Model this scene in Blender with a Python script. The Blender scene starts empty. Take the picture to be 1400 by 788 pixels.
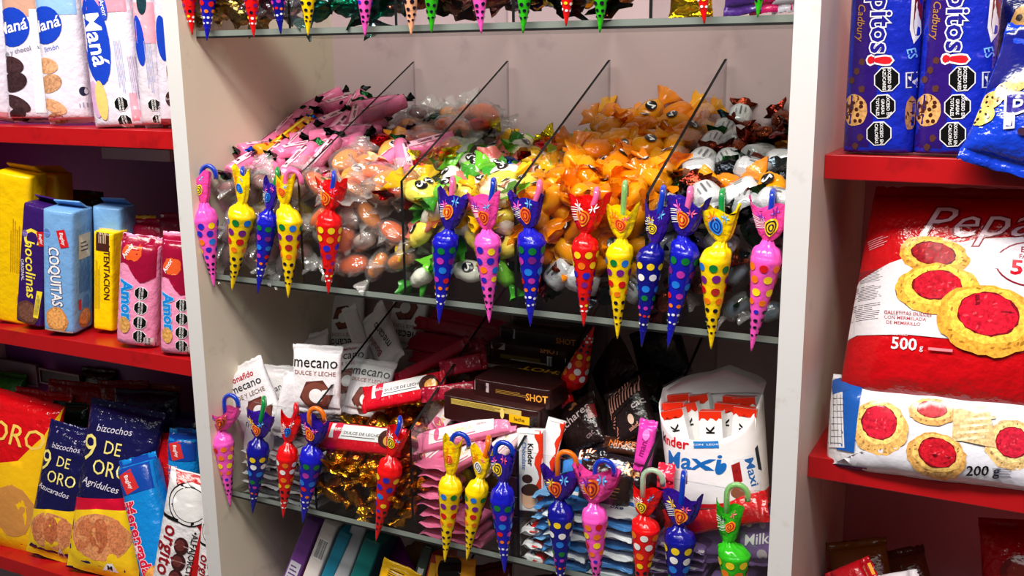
import bpy, bmesh, math, random
from mathutils import Vector, Matrix, noise

# ---------------------------------------------------------------- camera, sky, lights, exposure
C = bpy.context; D = bpy.data; sc = C.scene; COL = sc.collection
random.seed(11)
V = Vector; PI = math.pi
CAM = V((1.10424, -1.1101, 0.32045)); YAW, PITCH, ROLL, FOC = 0.48302, 0.21954, -0.01082, 1417.356
_cy, _sy, _cp, _sp = math.cos(YAW), math.sin(YAW), math.cos(PITCH), math.sin(PITCH)
FWD = V((-_sy*_cp, _cy*_cp, -_sp)); _r = V((_cy, _sy, 0)); _u = _r.cross(FWD)
RIGHT = math.cos(ROLL)*_r + math.sin(ROLL)*_u
UP = -math.sin(ROLL)*_r + math.cos(ROLL)*_u
cd = D.cameras.new('camera'); cam = D.objects.new('camera', cd); COL.objects.link(cam)
cd.sensor_width = 36; cd.lens = 36*FOC/1400; cd.clip_start = .01
cam.matrix_world = Matrix(((RIGHT.x, UP.x, -FWD.x, CAM.x), (RIGHT.y, UP.y, -FWD.y, CAM.y), (RIGHT.z, UP.z, -FWD.z, CAM.z), (0, 0, 0, 1)))
sc.camera = cam

w = D.worlds.new('shop'); sc.world = w; w.use_nodes = True
bg = w.node_tree.nodes['Background']; bg.inputs[0].default_value = (1, .95, .96, 1); bg.inputs[1].default_value = .055
def area(name, loc, target, sx, sy, power, color=(1, 1, 1)):
    l = D.lights.new(name, 'AREA'); l.shape = 'RECTANGLE'; l.size = sx; l.size_y = sy; l.energy = power; l.color = color
    o = D.objects.new(name, l); COL.objects.link(o); o.location = loc
    o.rotation_euler = (V(target)-V(loc)).to_track_quat('-Z', 'Y').to_euler(); return o
area('ceiling_lamp_aisle', (.45, -1.0, 1.55), (.45, .1, -.1), 2.2, .30, 70, (1, .955, .87))
area('ceiling_lamp_entrance', (1.3, -2.2, 1.75), (.5, .2, -.1), 2.4, .4, 10, (1, .965, .92))
area('purple_led_fill', (1.9, -.7, .9), (.5, .35, .1),   .5, .2, 1.6, (.75, .35, 1))  # added purple LED fill to tint the interior, no sign stands here
vs = sc.view_settings; sc.display_settings.display_device = 'sRGB'
vs.view_transform = 'Standard'; vs.look = 'None'; vs.exposure = 0.2; vs.gamma = 1; vs.use_curve_mapping = False
sc.cycles.transparent_max_bounces = 32; sc.cycles.max_bounces = 8

# ---------------------------------------------------------------- helpers
def P(u, v, y):
    d = FWD + (u-700)/FOC*RIGHT - (v-394)/FOC*UP
    return CAM + d*((y-CAM.y)/d.y)
def proj(p):
    d = V(p)-CAM; z = d.dot(FWD); return V((700+FOC*d.dot(RIGHT)/z, 394-FOC*d.dot(UP)/z))
def ppm(p): return FOC/((V(p)-CAM).dot(FWD))
def lin(c):
    f = lambda x: x/12.92 if x <= .04045 else ((x+.055)/1.055)**2.4
    return tuple(f(x/255) for x in c[:3])+(1,)
MATS = {}
def M(c, rough=.35, metal=0, bump=0, bs=60, alpha=1, trans=0, det=3, spec=.5):
    k = (tuple(c), rough, metal, bump, bs, alpha, trans, det, spec)
    if k in MATS: return MATS[k]
    m = D.materials.new('surface'); m.use_nodes = True; nt = m.node_tree; b = nt.nodes['Principled BSDF']
    b.inputs['Base Color'].default_value = lin(c); b.inputs['Roughness'].default_value = rough
    b.inputs['Metallic'].default_value = metal; b.inputs['Alpha'].default_value = alpha
    b.inputs['Transmission Weight'].default_value = trans; b.inputs['Specular IOR Level'].default_value = spec
    if bump:
        t = nt.nodes.new('ShaderNodeTexCoord'); n = nt.nodes.new('ShaderNodeTexNoise'); q = nt.nodes.new('ShaderNodeBump')
        n.inputs['Scale'].default_value = bs; n.inputs['Detail'].default_value = det
        q.inputs['Strength'].default_value = bump; q.inputs['Distance'].default_value = .6/bs
        nt.links.new(t.outputs['Object'], n.inputs['Vector']); nt.links.new(n.outputs['Fac'], q.inputs['Height'])
        nt.links.new(q.outputs['Normal'], b.inputs['Normal'])
    MATS[k] = m; return m
def film(c, bump=.35, rough=.22): return M(c, rough, 0, bump, 55)             # printed plastic film
def foil(c, rough=.22, bump=.7, bs=130): return M(c, rough, .95, bump, bs)
def ink(c, rough=.3): return M(c, rough, 0, .15, 55)
def mottled(c, rough=.3, sc_=230, k=.80):
    key = ('mot', tuple(c), rough, sc_)
    if key not in MATS:
        d = tuple(a*k for a in c); l = tuple(min(255, a*1.12+6) for a in c); m = board(l, d, rough); r = m.node_tree.nodes['Color Ramp']; n = m.node_tree.nodes['Noise Texture']
        n.inputs['Scale'].default_value = sc_; n.inputs['Detail'].default_value = 4; r.color_ramp.elements[0].position = .32; r.color_ramp.elements[1].position = .62; MATS[key] = m
    return MATS[key]
def board(c, c2, rough=.45):
    m = D.materials.new('painted_board'); m.use_nodes = True; nt = m.node_tree; b = nt.nodes['Principled BSDF']
    t = nt.nodes.new('ShaderNodeTexCoord'); n = nt.nodes.new('ShaderNodeTexNoise'); r = nt.nodes.new('ShaderNodeValToRGB')
    n.inputs['Scale'].default_value = 14; n.inputs['Detail'].default_value = 6; n.inputs['Roughness'].default_value = .65
    r.color_ramp.elements[0].color = lin(c2); r.color_ramp.elements[0].position = .30
    r.color_ramp.elements[1].color = lin(c); r.color_ramp.elements[1].position = .42
    nt.links.new(t.outputs['Object'], n.inputs['Vector']); nt.links.new(n.outputs['Fac'], r.inputs['Fac'])
    nt.links.new(r.outputs['Color'], b.inputs['Base Color']); b.inputs['Roughness'].default_value = rough; return m
def clear(tint=(1, 1, 1), ior=1.45, rough=.03, bump=0, bs=80, op=0, opc=(200, 200, 200)):
    m = D.materials.new('clear_sheet'); m.use_nodes = True; nt = m.node_tree; nt.nodes.clear()
    o = nt.nodes.new('ShaderNodeOutputMaterial'); mx = nt.nodes.new('ShaderNodeMixShader'); tr = nt.nodes.new('ShaderNodeBsdfTransparent')
    gl = nt.nodes.new('ShaderNodeBsdfGlossy'); lw = nt.nodes.new('ShaderNodeLayerWeight'); pw = nt.nodes.new('ShaderNodeMath'); pw.operation = 'POWER'; pw.inputs[1].default_value = 4
    fr = nt.nodes.new('ShaderNodeMath'); fr.operation = 'MULTIPLY_ADD'; f0 = ((ior-1)/(ior+1))**2; fr.inputs[1].default_value = .7; fr.inputs[2].default_value = f0
    nt.links.new(lw.outputs['Facing'], pw.inputs[0]); nt.links.new(pw.outputs[0], fr.inputs[0])
    tr.inputs[0].default_value = (*tint, 1); gl.inputs['Roughness'].default_value = rough
    base = tr
    if op:
        df = nt.nodes.new('ShaderNodeBsdfDiffuse'); df.inputs[0].default_value = lin(opc); m2 = nt.nodes.new('ShaderNodeMixShader')
        m2.inputs[0].default_value = op; nt.links.new(tr.outputs[0], m2.inputs[1]); nt.links.new(df.outputs[0], m2.inputs[2]); base = m2
    if bump:
        t = nt.nodes.new('ShaderNodeTexCoord'); n = nt.nodes.new('ShaderNodeTexNoise'); q = nt.nodes.new('ShaderNodeBump')
        n.inputs['Scale'].default_value = bs; q.inputs['Strength'].default_value = bump; q.inputs['Distance'].default_value = .6/bs
        nt.links.new(t.outputs['Object'], n.inputs['Vector']); nt.links.new(n.outputs['Fac'], q.inputs['Height'])
        nt.links.new(q.outputs['Normal'], gl.inputs['Normal']); nt.links.new(q.outputs['Normal'], lw.inputs['Normal'])
    nt.links.new(fr.outputs[0], mx.inputs[0]); nt.links.new(base.outputs[0], mx.inputs[1]); nt.links.new(gl.outputs[0], mx.inputs[2])
    nt.links.new(mx.outputs[0], o.inputs[0]); return m

def meshdata(verts, faces, mats, smooth=True, fm=None):
    me = D.meshes.new('shape'); me.from_pydata([tuple(v) for v in verts], [], faces)
    for m in (mats if isinstance(mats, (list, tuple)) else [mats]): me.materials.append(m)
    if smooth: me.polygons.foreach_set('use_smooth', [True]*len(faces))
    if fm: me.polygons.foreach_set('material_index', fm)
    me.update(); return me
def link(name, me, parent=None, mat=None):
    o = D.objects.new(name, me); COL.objects.link(o)
    if parent is not None: o.parent = parent
    if mat is not None: o.matrix_local = mat
    return o
def obj(name, verts, faces, m, parent=None, smooth=True, fm=None): return link(name, meshdata(verts, faces, m, smooth, fm), parent)
def tag(o, label, cat, group=None, kind=None):
    if label: o['label'] = label
    if cat: o['category'] = cat
    if group: o['group'] = group
    if kind: o['kind'] = kind
    return o
def thing(name, label, cat, mat=None, group=None):
    o = D.objects.new(name, None); COL.objects.link(o); o.empty_display_size = .02
    if mat is not None: o.matrix_world = mat
    return tag(o, label, cat, group)
def at(p): return Matrix.Translation(V(p))
def boxgeo(a, b):
    x0, y0, z0 = a; x1, y1, z1 = b
    v = [(x, y, z) for z in (z0, z1) for x, y in ((x0, y0), (x1, y0), (x1, y1), (x0, y1))]
    return v, [(3, 2, 1, 0), (4, 5, 6, 7), (0, 1, 5, 4), (1, 2, 6, 5), (2, 3, 7, 6), (3, 0, 4, 7)]
def box(name, a, b, m, parent=None, bevel=.0015):
    v, f = boxgeo(a, b); o = obj(name, v, f, m, parent, False)
    if bevel:
        bm = bmesh.new(); bm.from_mesh(o.data)
        bmesh.ops.bevel(bm, geom=bm.edges[:], offset=bevel, segments=2, affect='EDGES', profile=.5); bm.to_mesh(o.data); bm.free()
    return o
def prism(name, pts, thick, axis, m, parent=None):
    """polygon pts in the two other axes, extruded by thick about axis coordinate"""
    n = len(pts); a0, a1 = thick
    mk = {'x': lambda p, a: (a, p[0], p[1]), 'y': lambda p, a: (p[0], a, p[1]), 'z': lambda p, a: (p[0], p[1], a)}[axis]
    v = [mk(p, a0) for p in pts]+[mk(p, a1) for p in pts]
    f = [tuple(range(n))[::-1], tuple(range(n, 2*n))]+[(i, (i+1) % n, n+(i+1) % n, n+i) for i in range(n)]
    fm = None
    if isinstance(m, (list, tuple)): fm = [0, 0]+[1]*n if len(m) < 3 else [0, 0, 1, 1]+[2]*(n-2)
    return obj(name, v, f, m, parent, False, fm)
def tube(path, r, k=8, closed=False):
    """round tube along a list of points; r number or list"""
    vs, fs = [], []; n = len(path); path = [V(p) for p in path]; up = None
    for i, p in enumerate(path):
        t = (path[min(i+1, n-1)]-path[max(i-1, 0)]).normalized()
        if up is None: up = V((0, 1, 0)) if abs(t.y) < .9 else V((1, 0, 0))
        a = t.cross(up).normalized(); b = a.cross(t).normalized(); up = b; rr = r[i] if isinstance(r, (list, tuple)) else r
        for j in range(k):
            q = 2*PI*j/k; vs.append(p+a*rr*math.cos(q)+b*rr*math.sin(q))
    for i in range(n-1):
        for j in range(k): fs.append((i*k+j, i*k+(j+1) % k, (i+1)*k+(j+1) % k, (i+1)*k+j))
    fs += [tuple(range(k))[::-1], tuple(range((n-1)*k, n*k))]
    return vs, fs
def rings(rs, cap0=True, cap1=True):
    vs, fs = [], []; k = len(rs[0])
    for r in rs: vs += r
    for i in range(len(rs)-1):
        for j in range(k): fs.append((i*k+j, i*k+(j+1) % k, (i+1)*k+(j+1) % k, (i+1)*k+j))
    if cap0: fs.append(tuple(range(k))[::-1])
    if cap1: fs.append(tuple(range((len(rs)-1)*k, len(rs)*k)))
    return vs, fs

# ---------------------------------------------------------------- flat print: shapes and lettering laid onto surfaces
TXT = {}
def text2d(s, bold=0):
    k = (s, bold)
    if k not in TXT:
        cu = D.curves.new('t', 'FONT'); cu.body = s; cu.align_x = 'CENTER'; cu.align_y = 'CENTER'; cu.resolution_u = 2; cu.offset = bold; cu.fill_mode = 'FRONT'
        o = D.objects.new('t', cu); me = o.to_mesh()
        TXT[k] = ([(v.co.x, v.co.y) for v in me.vertices], [tuple(p.vertices) for p in me.polygons])
        o.to_mesh_clear(); D.objects.remove(o); D.curves.remove(cu)
    return TXT[k]
def T(s, x, y, size, c, rot=0, bold=.012, shear=0, sx=1, face='F', out=None, name='lettering'):
    r = []; ca, sa = math.cos(math.radians(rot)), math.sin(math.radians(rot))
    def mk(b):
        v, f = text2d(s, b); o = []
        for a, q in v:
            a2 = (a+shear*q)*sx*size; b2 = q*size; o.append((x+a2*ca-b2*sa, y+a2*sa+b2*ca))
        return o, f
    if out: r.append((name+'_outline', *mk(bold+out[1]), out[0], face))
    r.append((name, *mk(bold), c, face)); return r
def G(pts, c, face='F', name='printed_patch'): return [(name, list(pts), [tuple(range(len(pts)))], c, face)]
def E(x, y, rx, ry, c, rot=0, face='F', name='printed_oval', k=22, wob=0, seed=0):
    ca, sa = math.cos(math.radians(rot)), math.sin(math.radians(rot)); p = []; rg = random.Random(seed)
    for i in range(k):
        q = 2*PI*i/k; s = 1+wob*(rg.random()*2-1); a, b = rx*s*math.cos(q), ry*s*math.sin(q); p.append((x+a*ca-b*sa, y+a*sa+b*ca))
    return G(p, c, face, name)
def R(x, y, w, h, c, rot=0, face='F', name='printed_panel'):
    ca, sa = math.cos(math.radians(rot)), math.sin(math.radians(rot))
    return G([(x+a*w/2*ca-b*h/2*sa, y+a*w/2*sa+b*h/2*ca) for a, b in ((-1, -1), (1, -1), (1, 1), (-1, 1))], c, face, name)
BLK, WHT = (14, 13, 14), (238, 236, 238)
def OCT(x, y, r, rot=0, lines=('EXCESO EN', 'AZÚCARES'), face='F', tr=-90):
    def o(rr): return [(x+rr*math.cos(math.radians(rot+22.5+45*i)), y+rr*math.sin(math.radians(rot+22.5+45*i))) for i in range(8)]
    ops = G(o(r*1.09), WHT, face, 'warning_seal_border')+G(o(r), BLK, face, 'warning_seal'); n = len(lines)
    q = math.radians(rot+tr); dx, dy = math.cos(q), math.sin(q); nx, ny = -dy, dx
    for i, s in enumerate(lines):
        off = ((n-1)/2-i)*r*.42
        ops += T(s, x+nx*off, y+ny*off, r*.36, WHT, rot+tr, .02, face=face, name='warning_text')
    return ops
def BAR(x, y, w, h, rot=0, face='F', bgc=WHT, c=BLK, n=11, seed=3):
    rg = random.Random(seed); ops = R(x, y, w, h, bgc, rot, face, 'barcode'); ca, sa = math.cos(math.radians(rot)), math.sin(math.radians(rot))
    for i in range(n):
        a = (-.42+.84*i/(n-1))*w; ops += R(x+a*ca, y+a*sa, w/n*rg.uniform(.25, .7), h*.86, c, rot, face, 'barcode_line')
    return ops
def LINES(x, y, w, h, n, c, rot=0, face='F', seed=1, t=.35):
    rg = random.Random(seed); ops = []; ca, sa = math.cos(math.radians(rot)), math.sin(math.radians(rot))
    n = int(n*1.8)
    for i in range(n):
        b = h*(.5-(i+.5)/n); ww = w*rg.uniform(.7, 1); a = -(w-ww)/2
        ops += R(x+a*ca-b*sa, y+a*sa+b*ca, ww, h/n*t, c, rot, face, 'small_print')
    return ops
def COOKIE(x, y, rx, ry, rot=0, c=(226, 160, 62), jam=(176, 18, 30), jr=.55, jo=.12, face='F', seed=1):
    rg = random.Random(seed); ca, sa = math.cos(math.radians(rot)), math.sin(math.radians(rot))
    ops = E(x, y, rx, ry, c, rot, face, 'printed_biscuit', 40, .045, seed)
    lite = tuple(min(255, int(a*1.13)+8) for a in c); dk = tuple(int(a*.74) for a in c)
    ops += E(x-sa*ry*jo*.8, y+ca*ry*jo*.8, rx*.84, ry*.80, lite, rot, face, 'printed_biscuit', 30, .05, seed+5)
    for i in range(16):
        q = rg.random()*2*PI; d = rg.uniform(.72, .93); a, b = rx*d*math.cos(q), ry*d*math.sin(q)
        ops += E(x+a*ca-b*sa, y+a*sa+b*ca, rx*.05, ry*.03, dk, rot+rg.random()*90, face, 'printed_crumb', 7, .2, i)
    if jam:
        ops += E(x-sa*ry*jo, y+ca*ry*jo, rx*jr*1.06, ry*jr*1.06, tuple(int(a*.6) for a in jam), rot, face, 'printed_jam', 34, .04, seed+1)
        ops += E(x-sa*ry*jo, y+ca*ry*jo, rx*jr, ry*jr, jam, rot, face, 'printed_jam', 34, .05, seed+2)
        for i in range(14):
            q = rg.random()*2*PI; d = rg.uniform(.1, .85)*jr; a, b = rx*d*math.cos(q), ry*d*math.sin(q)
            ops += E(x-sa*ry*jo+a*ca-b*sa, y+ca*ry*jo+a*sa+b*ca, rx*.055, ry*.03, (226, 70, 84) if i % 2 else (205, 36, 50), rot+rg.random()*90, face, 'printed_jam_gloss', 7, .3, i)
    return ops
def CHIP(x, y, rx, ry, rot=0, c=(206, 158, 84), dk=(52, 26, 16), n=9, face='F', seed=1):
    rg = random.Random(seed); ops = E(x, y, rx, ry, c, rot, face, 'printed_biscuit', 26, .03, seed)
    ca, sa = math.cos(math.radians(rot)), math.sin(math.radians(rot))
    for i in range(n):
        q = i*2.4+rg.random(); d = math.sqrt((i+.5)/n)*.82; a, b = rx*d*math.cos(q), ry*d*math.sin(q)
        ops += E(x+a*ca-b*sa, y+a*sa+b*ca, rx*.15, ry*.13, dk, rot+rg.random()*90, face, 'printed_chip', 9, .15, i)
    return ops
def flat(verts, faces, g):
    """triangulate a 2-D shape and cut it along a grid of pitch g so that it can follow a curved surface"""
    bm = bmesh.new(); vv = [bm.verts.new((a, b, 0)) for a, b in verts]
    for f in faces:
        try: bm.faces.new([vv[i] for i in f])
        except ValueError: pass
    if len(faces) == 1: bmesh.ops.triangulate(bm, faces=bm.faces[:])
    if g:
        for ax in (0, 1):
            lo = min(v[ax] for v in verts); hi = max(v[ax] for v in verts)
            n = min(int((hi-lo)/g), 40)
            for i in range(n):
                co = [0, 0, 0]; co[ax] = lo+(hi-lo)*(i+1)/(n+1); no = [0, 0, 0]; no[ax] = 1
                bmesh.ops.bisect_plane(bm, geom=bm.verts[:]+bm.edges[:]+bm.faces[:], plane_co=co, plane_no=no)
    bm.verts.index_update()
    out = [(v.co.x, v.co.y) for v in bm.verts], [tuple(v.index for v in f.verts) for f in bm.faces]
    bm.free(); return out
SUB = {'warning_text': 'warning_seal', 'barcode_line': 'barcode', 'printed_jam': 'printed_biscuit', 'printed_jam_gloss': 'printed_biscuit', 'printed_crumb': 'printed_biscuit', 'printed_chip': 'printed_biscuit', 'printed_nut_face': 'printed_nut', 'printed_nut_hole': 'printed_nut', 'printed_table_line': 'printed_table'}
def lay(parent, surf, ops, W, g, lift0=.0005, dl=.00016, rough=.28):
    runs = []; placed = []; made = {}
    for name, vs, fs, c, face in ops:
        xs = [p[0] for p in vs]; ys = [p[1] for p in vs]; bb = (min(xs), min(ys), max(xs), max(ys), face)
        key = (name, c); lv = 0
        for q, l_, k_ in placed:
            if q[4] == face and q[0] < bb[2] and q[2] > bb[0] and q[1] < bb[3] and q[3] > bb[1] and k_ != key: lv = max(lv, l_+1)
        placed.append((bb, lv, key))
        v2, f2 = flat([(p*W, q*W) for p, q in vs], fs, g); pts = [surf(face, p, q, lift0+dl*lv) for p, q in v2]
        if runs and runs[-1][0] == key:
            n = len(runs[-1][1]); runs[-1][1].extend(pts); runs[-1][2].extend([tuple(q+n for q in f) for f in f2])
        else: runs.append([key, list(pts), list(f2)])
    for (name, c), pts, fc in runs:
        made[name] = obj(name, pts, fc, mottled(c, rough) if ('biscuit' in name or 'jam' in name) else ink(c, rough), made.get(SUB.get(name), parent))

# ---------------------------------------------------------------- packets, bags, cartons
def frame(B, Tp, yaw=0, nrm=None):
    b, t = P(*B), P(*Tp); Z = (t-b).normalized(); L = (t-b).length
    N = V(nrm) if nrm else V((math.sin(math.radians(yaw)), -math.cos(math.radians(yaw)), 0))
    N = (N-Z*N.dot(Z)).normalized(); Y = -N; X = Y.cross(Z)
    return b, L, X, Y, Z
def pack(name, label, cat, B, Tp, wpx, d, c, n=2.4, m=2.6, fin=(.009, .009), yaw=0, nrm=None, ops=(), group=None, wr=.0012, waist=.05, seed=1, mat=None, W=None, K=36, rows=26, rough=.22, bump=.35, g=None, taper=0):
    b, L, X, Y, Z = frame(B, Tp, yaw, nrm); cc = b+Z*L/2
    if W is None: W = wpx/max(1, (proj(cc+X*.01)-proj(cc-X*.01)).length/.02)
    o = b+Y*d/2
    mw = Matrix(((X.x, Y.x, Z.x, o.x), (X.y, Y.y, Z.y, o.y), (X.z, Y.z, Z.z, o.z), (0, 0, 0, 1)))
    root = thing(name, label, cat, mw, group); f0, f1 = fin
    def Bz(z):
        q = abs((2*(z-f0)/(L-f0-f1))-1)
        return (1-q**m)**(1/m) if q < 1 else 0
    def wz(z): return W*(1-waist*Bz(z))*(1-taper*z/L)
    def A(x, wv):
        q = min(abs(2*x/wv), 1); return (1-q**n)**(1/n)
    def wrk(x, z, bz):
        if not wr: return 0
        p = V((x*26, z*22, seed*3.1)); v = noise.noise(p)+.7*abs(noise.noise(p*2.3+V((5, 1, 0))))-.2
        return wr*v*(.5+1.6*(1-bz))
    def yf(x, z):
        bz = Bz(z); a = A(x, wz(z)); return -max(d/2*bz*a, .0005)+wrk(x, z, bz)*min(1, a*1.6)*min(1, bz*3+.1)
    zs = []
    if f0: zs += [0, f0*.5]
    if m > 8: zs += [f0+(L-f0-f1)*(.5-.5*math.cos(PI*i/rows)) for i in range(rows+1)] if wr else [f0+(L-f0-f1)*s for s in (0, .004, .02, .06, .25, .5, .75, .94, .98, .996, 1)]
    else: zs += [f0+(L-f0-f1)*(.5-.5*math.cos(PI*i/rows)) for i in range(rows+1)]
    if f1: zs += [L-f1*.5, L]
    rs = []
    for ri, z in enumerate(zs):
        wv = wz(z); bz = Bz(z); ring = []
        for k in range(K):
            q = 2*PI*k/K; ct, st = math.cos(q), math.sin(q)
            x = wv/2*math.copysign(abs(ct)**(2/n), ct); zz = z
            if m > 8:
                s2 = .93+.07*bz if bz < 1 else 1
                x *= s2
            if f0 and ri == 0: zz += .0010*(-1)**k
            if f1 and ri == len(zs)-1: zz += .0010*(-1)**k
            if bz < .02 and (f0 or f1):
                y = math.copysign(.0005, st)+.0022*math.sin(x/W*9+seed)*(1 if (z < f0*.6 or z > L-f1*.6) else .3)
            elif st < 0: y = yf(x, zz)
            else: y = max(d/2*bz*A(x, wv), .0005)
            ring.append(V((x, y, zz)))
        rs.append(ring)
    v, f = rings(rs)
    obj('wrapper' if (f0 or f1) else 'carton', v, f, mat or film(c, bump, rough), root)
    def surf(face, a, bq, lift):
        if face == 'F':
            z = min(max(bq, .0005), L-.0005); wv = wz(z); x = min(max(a, -.49*wv), .49*wv)
            return V((x, yf(x, z)-lift, z))
        if face in 'RL':
            z = min(max(bq, .0005), L-.0005); dd = d*.96*max(Bz(z), .05); y = min(max(a, -dd/2), dd/2)
            q = min(abs(2*y/d), 1); x = wz(z)/2*(1-q**n)**(1/n)*(.93+.07*Bz(z) if m > 8 else 1)+lift
            return V((x, y, z)) if face == 'R' else V((-x, -y, z))
        return V((a, bq, L+lift))
    lay(root, surf, ops, W, g if g is not None else (W/9 if (wr or n < 6) else 0), .0005+.22*wr, rough=rough)
    return root, W, L
# ---------------------------------------------------------------- the setting
S = .031; DEP = .351; TL0, TR0 = .002, .848
Z1, Z2, Z3, Z4 = .3535, 0.0, -.3475, -.70
DX = (.1689, .341, .510, .6846)
wht = board((210, 208, 208), (188, 184, 178)); inner = board((218, 206, 184), (196, 184, 164)); mauve = board((188, 162, 166), (176, 150, 156))  # mauve: whitish back panel with the purple light's tint put into its colour
purple = board((112, 48, 140), (96, 38, 124)); rosy = board((206, 140, 150), (190, 126, 142)); redm = board((178, 16, 22), (150, 12, 18), .3)
o = box('wall_back', (-1.9, .40, -1.25), (2.2, .46, 1.9), board((200, 190, 185), (180, 170, 165)), None, 0); o['kind'] = 'structure'
o = box('floor', (-1.9, -3.0, -1.29), (2.2, .46, -1.25), board((120, 112, 108), (100, 94, 90), .3), None, 0); o['kind'] = 'structure'

ZT, ZB = .80, -1.25
cab = thing('candy_cabinet', 'white melamine cabinet with open middle bays holding the clear sweet trays', 'cabinet', at((0, 0, ZB)))
def side(name, x0, x1, xb0, xb1, parent, ml, off):
    v = [(x0, 0, 0), (x1, 0, 0), (xb1, DEP, 0), (xb0, DEP, 0)]; v += [(a, b, ZT-ZB) for a, b, _ in v]
    f = [(3, 2, 1, 0), (4, 5, 6, 7), (0, 1, 5, 4), (1, 2, 6, 5), (2, 3, 7, 6), (3, 0, 4, 7)]
    return obj(name, v, f, [ml, inner], parent, False, [0, 0, 0, 1, 1, 1])
side('side_panel', -.0285, -.0005, -.0285, -.0005, cab, wht, 0)
side('side_panel', .8525, .8795, .8525, .8795, cab, wht, 0)
box('back_panel', (-.0285, DEP, 0), (.8795, DEP+.012, ZT-ZB), mauve, cab, 0)
def shelving(label, x0, x1, zs, ys, backm, side_x, name='shelf_unit'):
    r = thing(name, label, 'shelf', at(((x0+x1)/2, 0, ZB)))
    xm = (x0+x1)/2
    for z in zs: box('shelf_board', (x0-xm, ys, z-.027-ZB), (x1-xm, DEP, z-ZB), redm, r, .001)
    box('back_panel', (x0-xm, DEP, 0), (x1-xm, DEP+.012, ZT-ZB), backm, r, 0)
    box('side_panel', (side_x-xm, 0, 0), (side_x+.027-xm, DEP, ZT-ZB), wht, r, 0)
    return r
LZ = (.2185, -.1325, -.581); RZ = (.2125, -.1385, -.42)
shelving('red shelves with purple back at the left holding biscuit packs', -.95, -.0288, LZ, .024, purple, -.977)
shelving('red shelves with rosy back at the right holding blue and red biscuit bags', .8798, 1.45, RZ, .060, rosy, 1.45)

acrb = clear((.72, .72, .74), 1.5); edge = M((16, 16, 17), .6, spec=.2); glassedge = M((120, 128, 122), .2); acr = clear((.96, .97, .97)); acr2 = clear((.93, .94, .95)); glass = clear((.80, .84, .82), 1.5)
def tray(z, label, content=True):
    t = thing('acrylic_tray', label, 'tray', at((0, 0, z)))
    v, f = boxgeo((TL0, S, 0), (TR0, DEP-.001, .0075))
    obj('shelf_plate', v, f, [glass, glassedge], t, False, [0, 0, 1, 0, 0, 0])
    v, f = boxgeo((TL0, S-.0005, -.0028), (TR0, S+.004, 0)); obj('edge_strip', v, f, M((22, 22, 22), .4), t, False)
    v, f = boxgeo((TL0, S, .0076), (TR0, S+.003, .1615))
    obj('front_panel', v, f, [acr, clear((.75, .78, .77), 1.6)], t, False, [1, 1, 0, 1, 0, 1])
    for x in DX:
        prism('divider', [(S+.0032, .0077), (S+.0032, .1615), (DEP-.012, .3145), (DEP-.012, .0077)], (x-.002, x+.002), 'x', [acr2, edge, acrb], t)
    return t
tray(Z1, 'uppermost clear acrylic tray, cut off by the top of the picture')
tray(Z2, 'clear acrylic tray of twist-wrapped sweets in the middle of the cabinet')
tray(Z3, 'clear acrylic tray of bars and wafers under the twist-wrapped sweets')
tray(Z4, 'lowest clear acrylic tray in the shade, only its back part in view')

# ---------------------------------------------------------------- umbrella sweets
UC = dict(yellow=(246, 206, 4), blue=(20, 22, 176), navy=(14, 16, 130), pink=(238, 84, 186), red=(222, 16, 18), green=(44, 176, 24), peach=(240, 170, 130))
PU, GR, RD, ORG, YE, WH, LB, BK, MG, DB = (120, 30, 130), (12, 120, 50), (214, 24, 24), (244, 120, 20), (250, 214, 30), (244, 244, 244), (30, 120, 220), (20, 14, 40), (190, 50, 170), (40, 40, 190)
SCH = dict(yellow=[(GR, LB), (PU, PU), (RD, (170, 40, 30)), (ORG, ORG), (BK, BK), (BK, BK), (BK, BK), (BK, BK)],
           blue=[(GR, GR), (PU, MG), (LB, LB), (RD, MG), (ORG, ORG), (WH, WH), (WH, WH), (DB, DB)],
           navy=[(YE, YE), (WH, WH), (LB, LB), (GR, GR), (MG, MG), (RD, ORG), (WH, WH), (DB, DB)],
           pink=[(DB, YE), (DB, DB), (LB, ORG), (DB, YE), (DB, BK), (BK, BK), (BK, BK), (BK, BK)],
           pinkb=[(ORG, RD), (ORG, YE), (YE, RD), (ORG, ORG), (DB, BK), (BK, BK), (BK, BK), (BK, BK)],
           red=[(YE, YE), (YE, ORG), (DB, DB), (PU, PU), (RD, PU), (BK, PU), (YE, WH), (WH, WH)],
           redw=[(ORG, WH), (WH, WH), (ORG, ORG), (YE, YE), (BK, BK), (BK, BK), (WH, WH), (WH, WH)],
           green=[(YE, YE), (ORG, ORG), (RD, RD), (ORG, ORG), (BK, BK), (BK, BK), (BK, BK), (BK, BK)],
           peach=[(BK, BK)]*8)
HK = dict(blue=(16, 60, 190), pink=(240, 110, 170), green=(20, 150, 70), orange=(242, 120, 20), red=(220, 20, 40), lime=(150, 220, 130), clear=(205, 235, 205))
def flower(cx, cy, r, c, asp):
    ops = []
    for i in range(6):
        q = i*PI/3; ops += E(cx+.6*r*math.cos(q), cy+.6*r*asp*math.sin(q), r*.42, r*.2*asp, c, math.degrees(q), name='printed_flower', k=8)
    return ops
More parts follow.
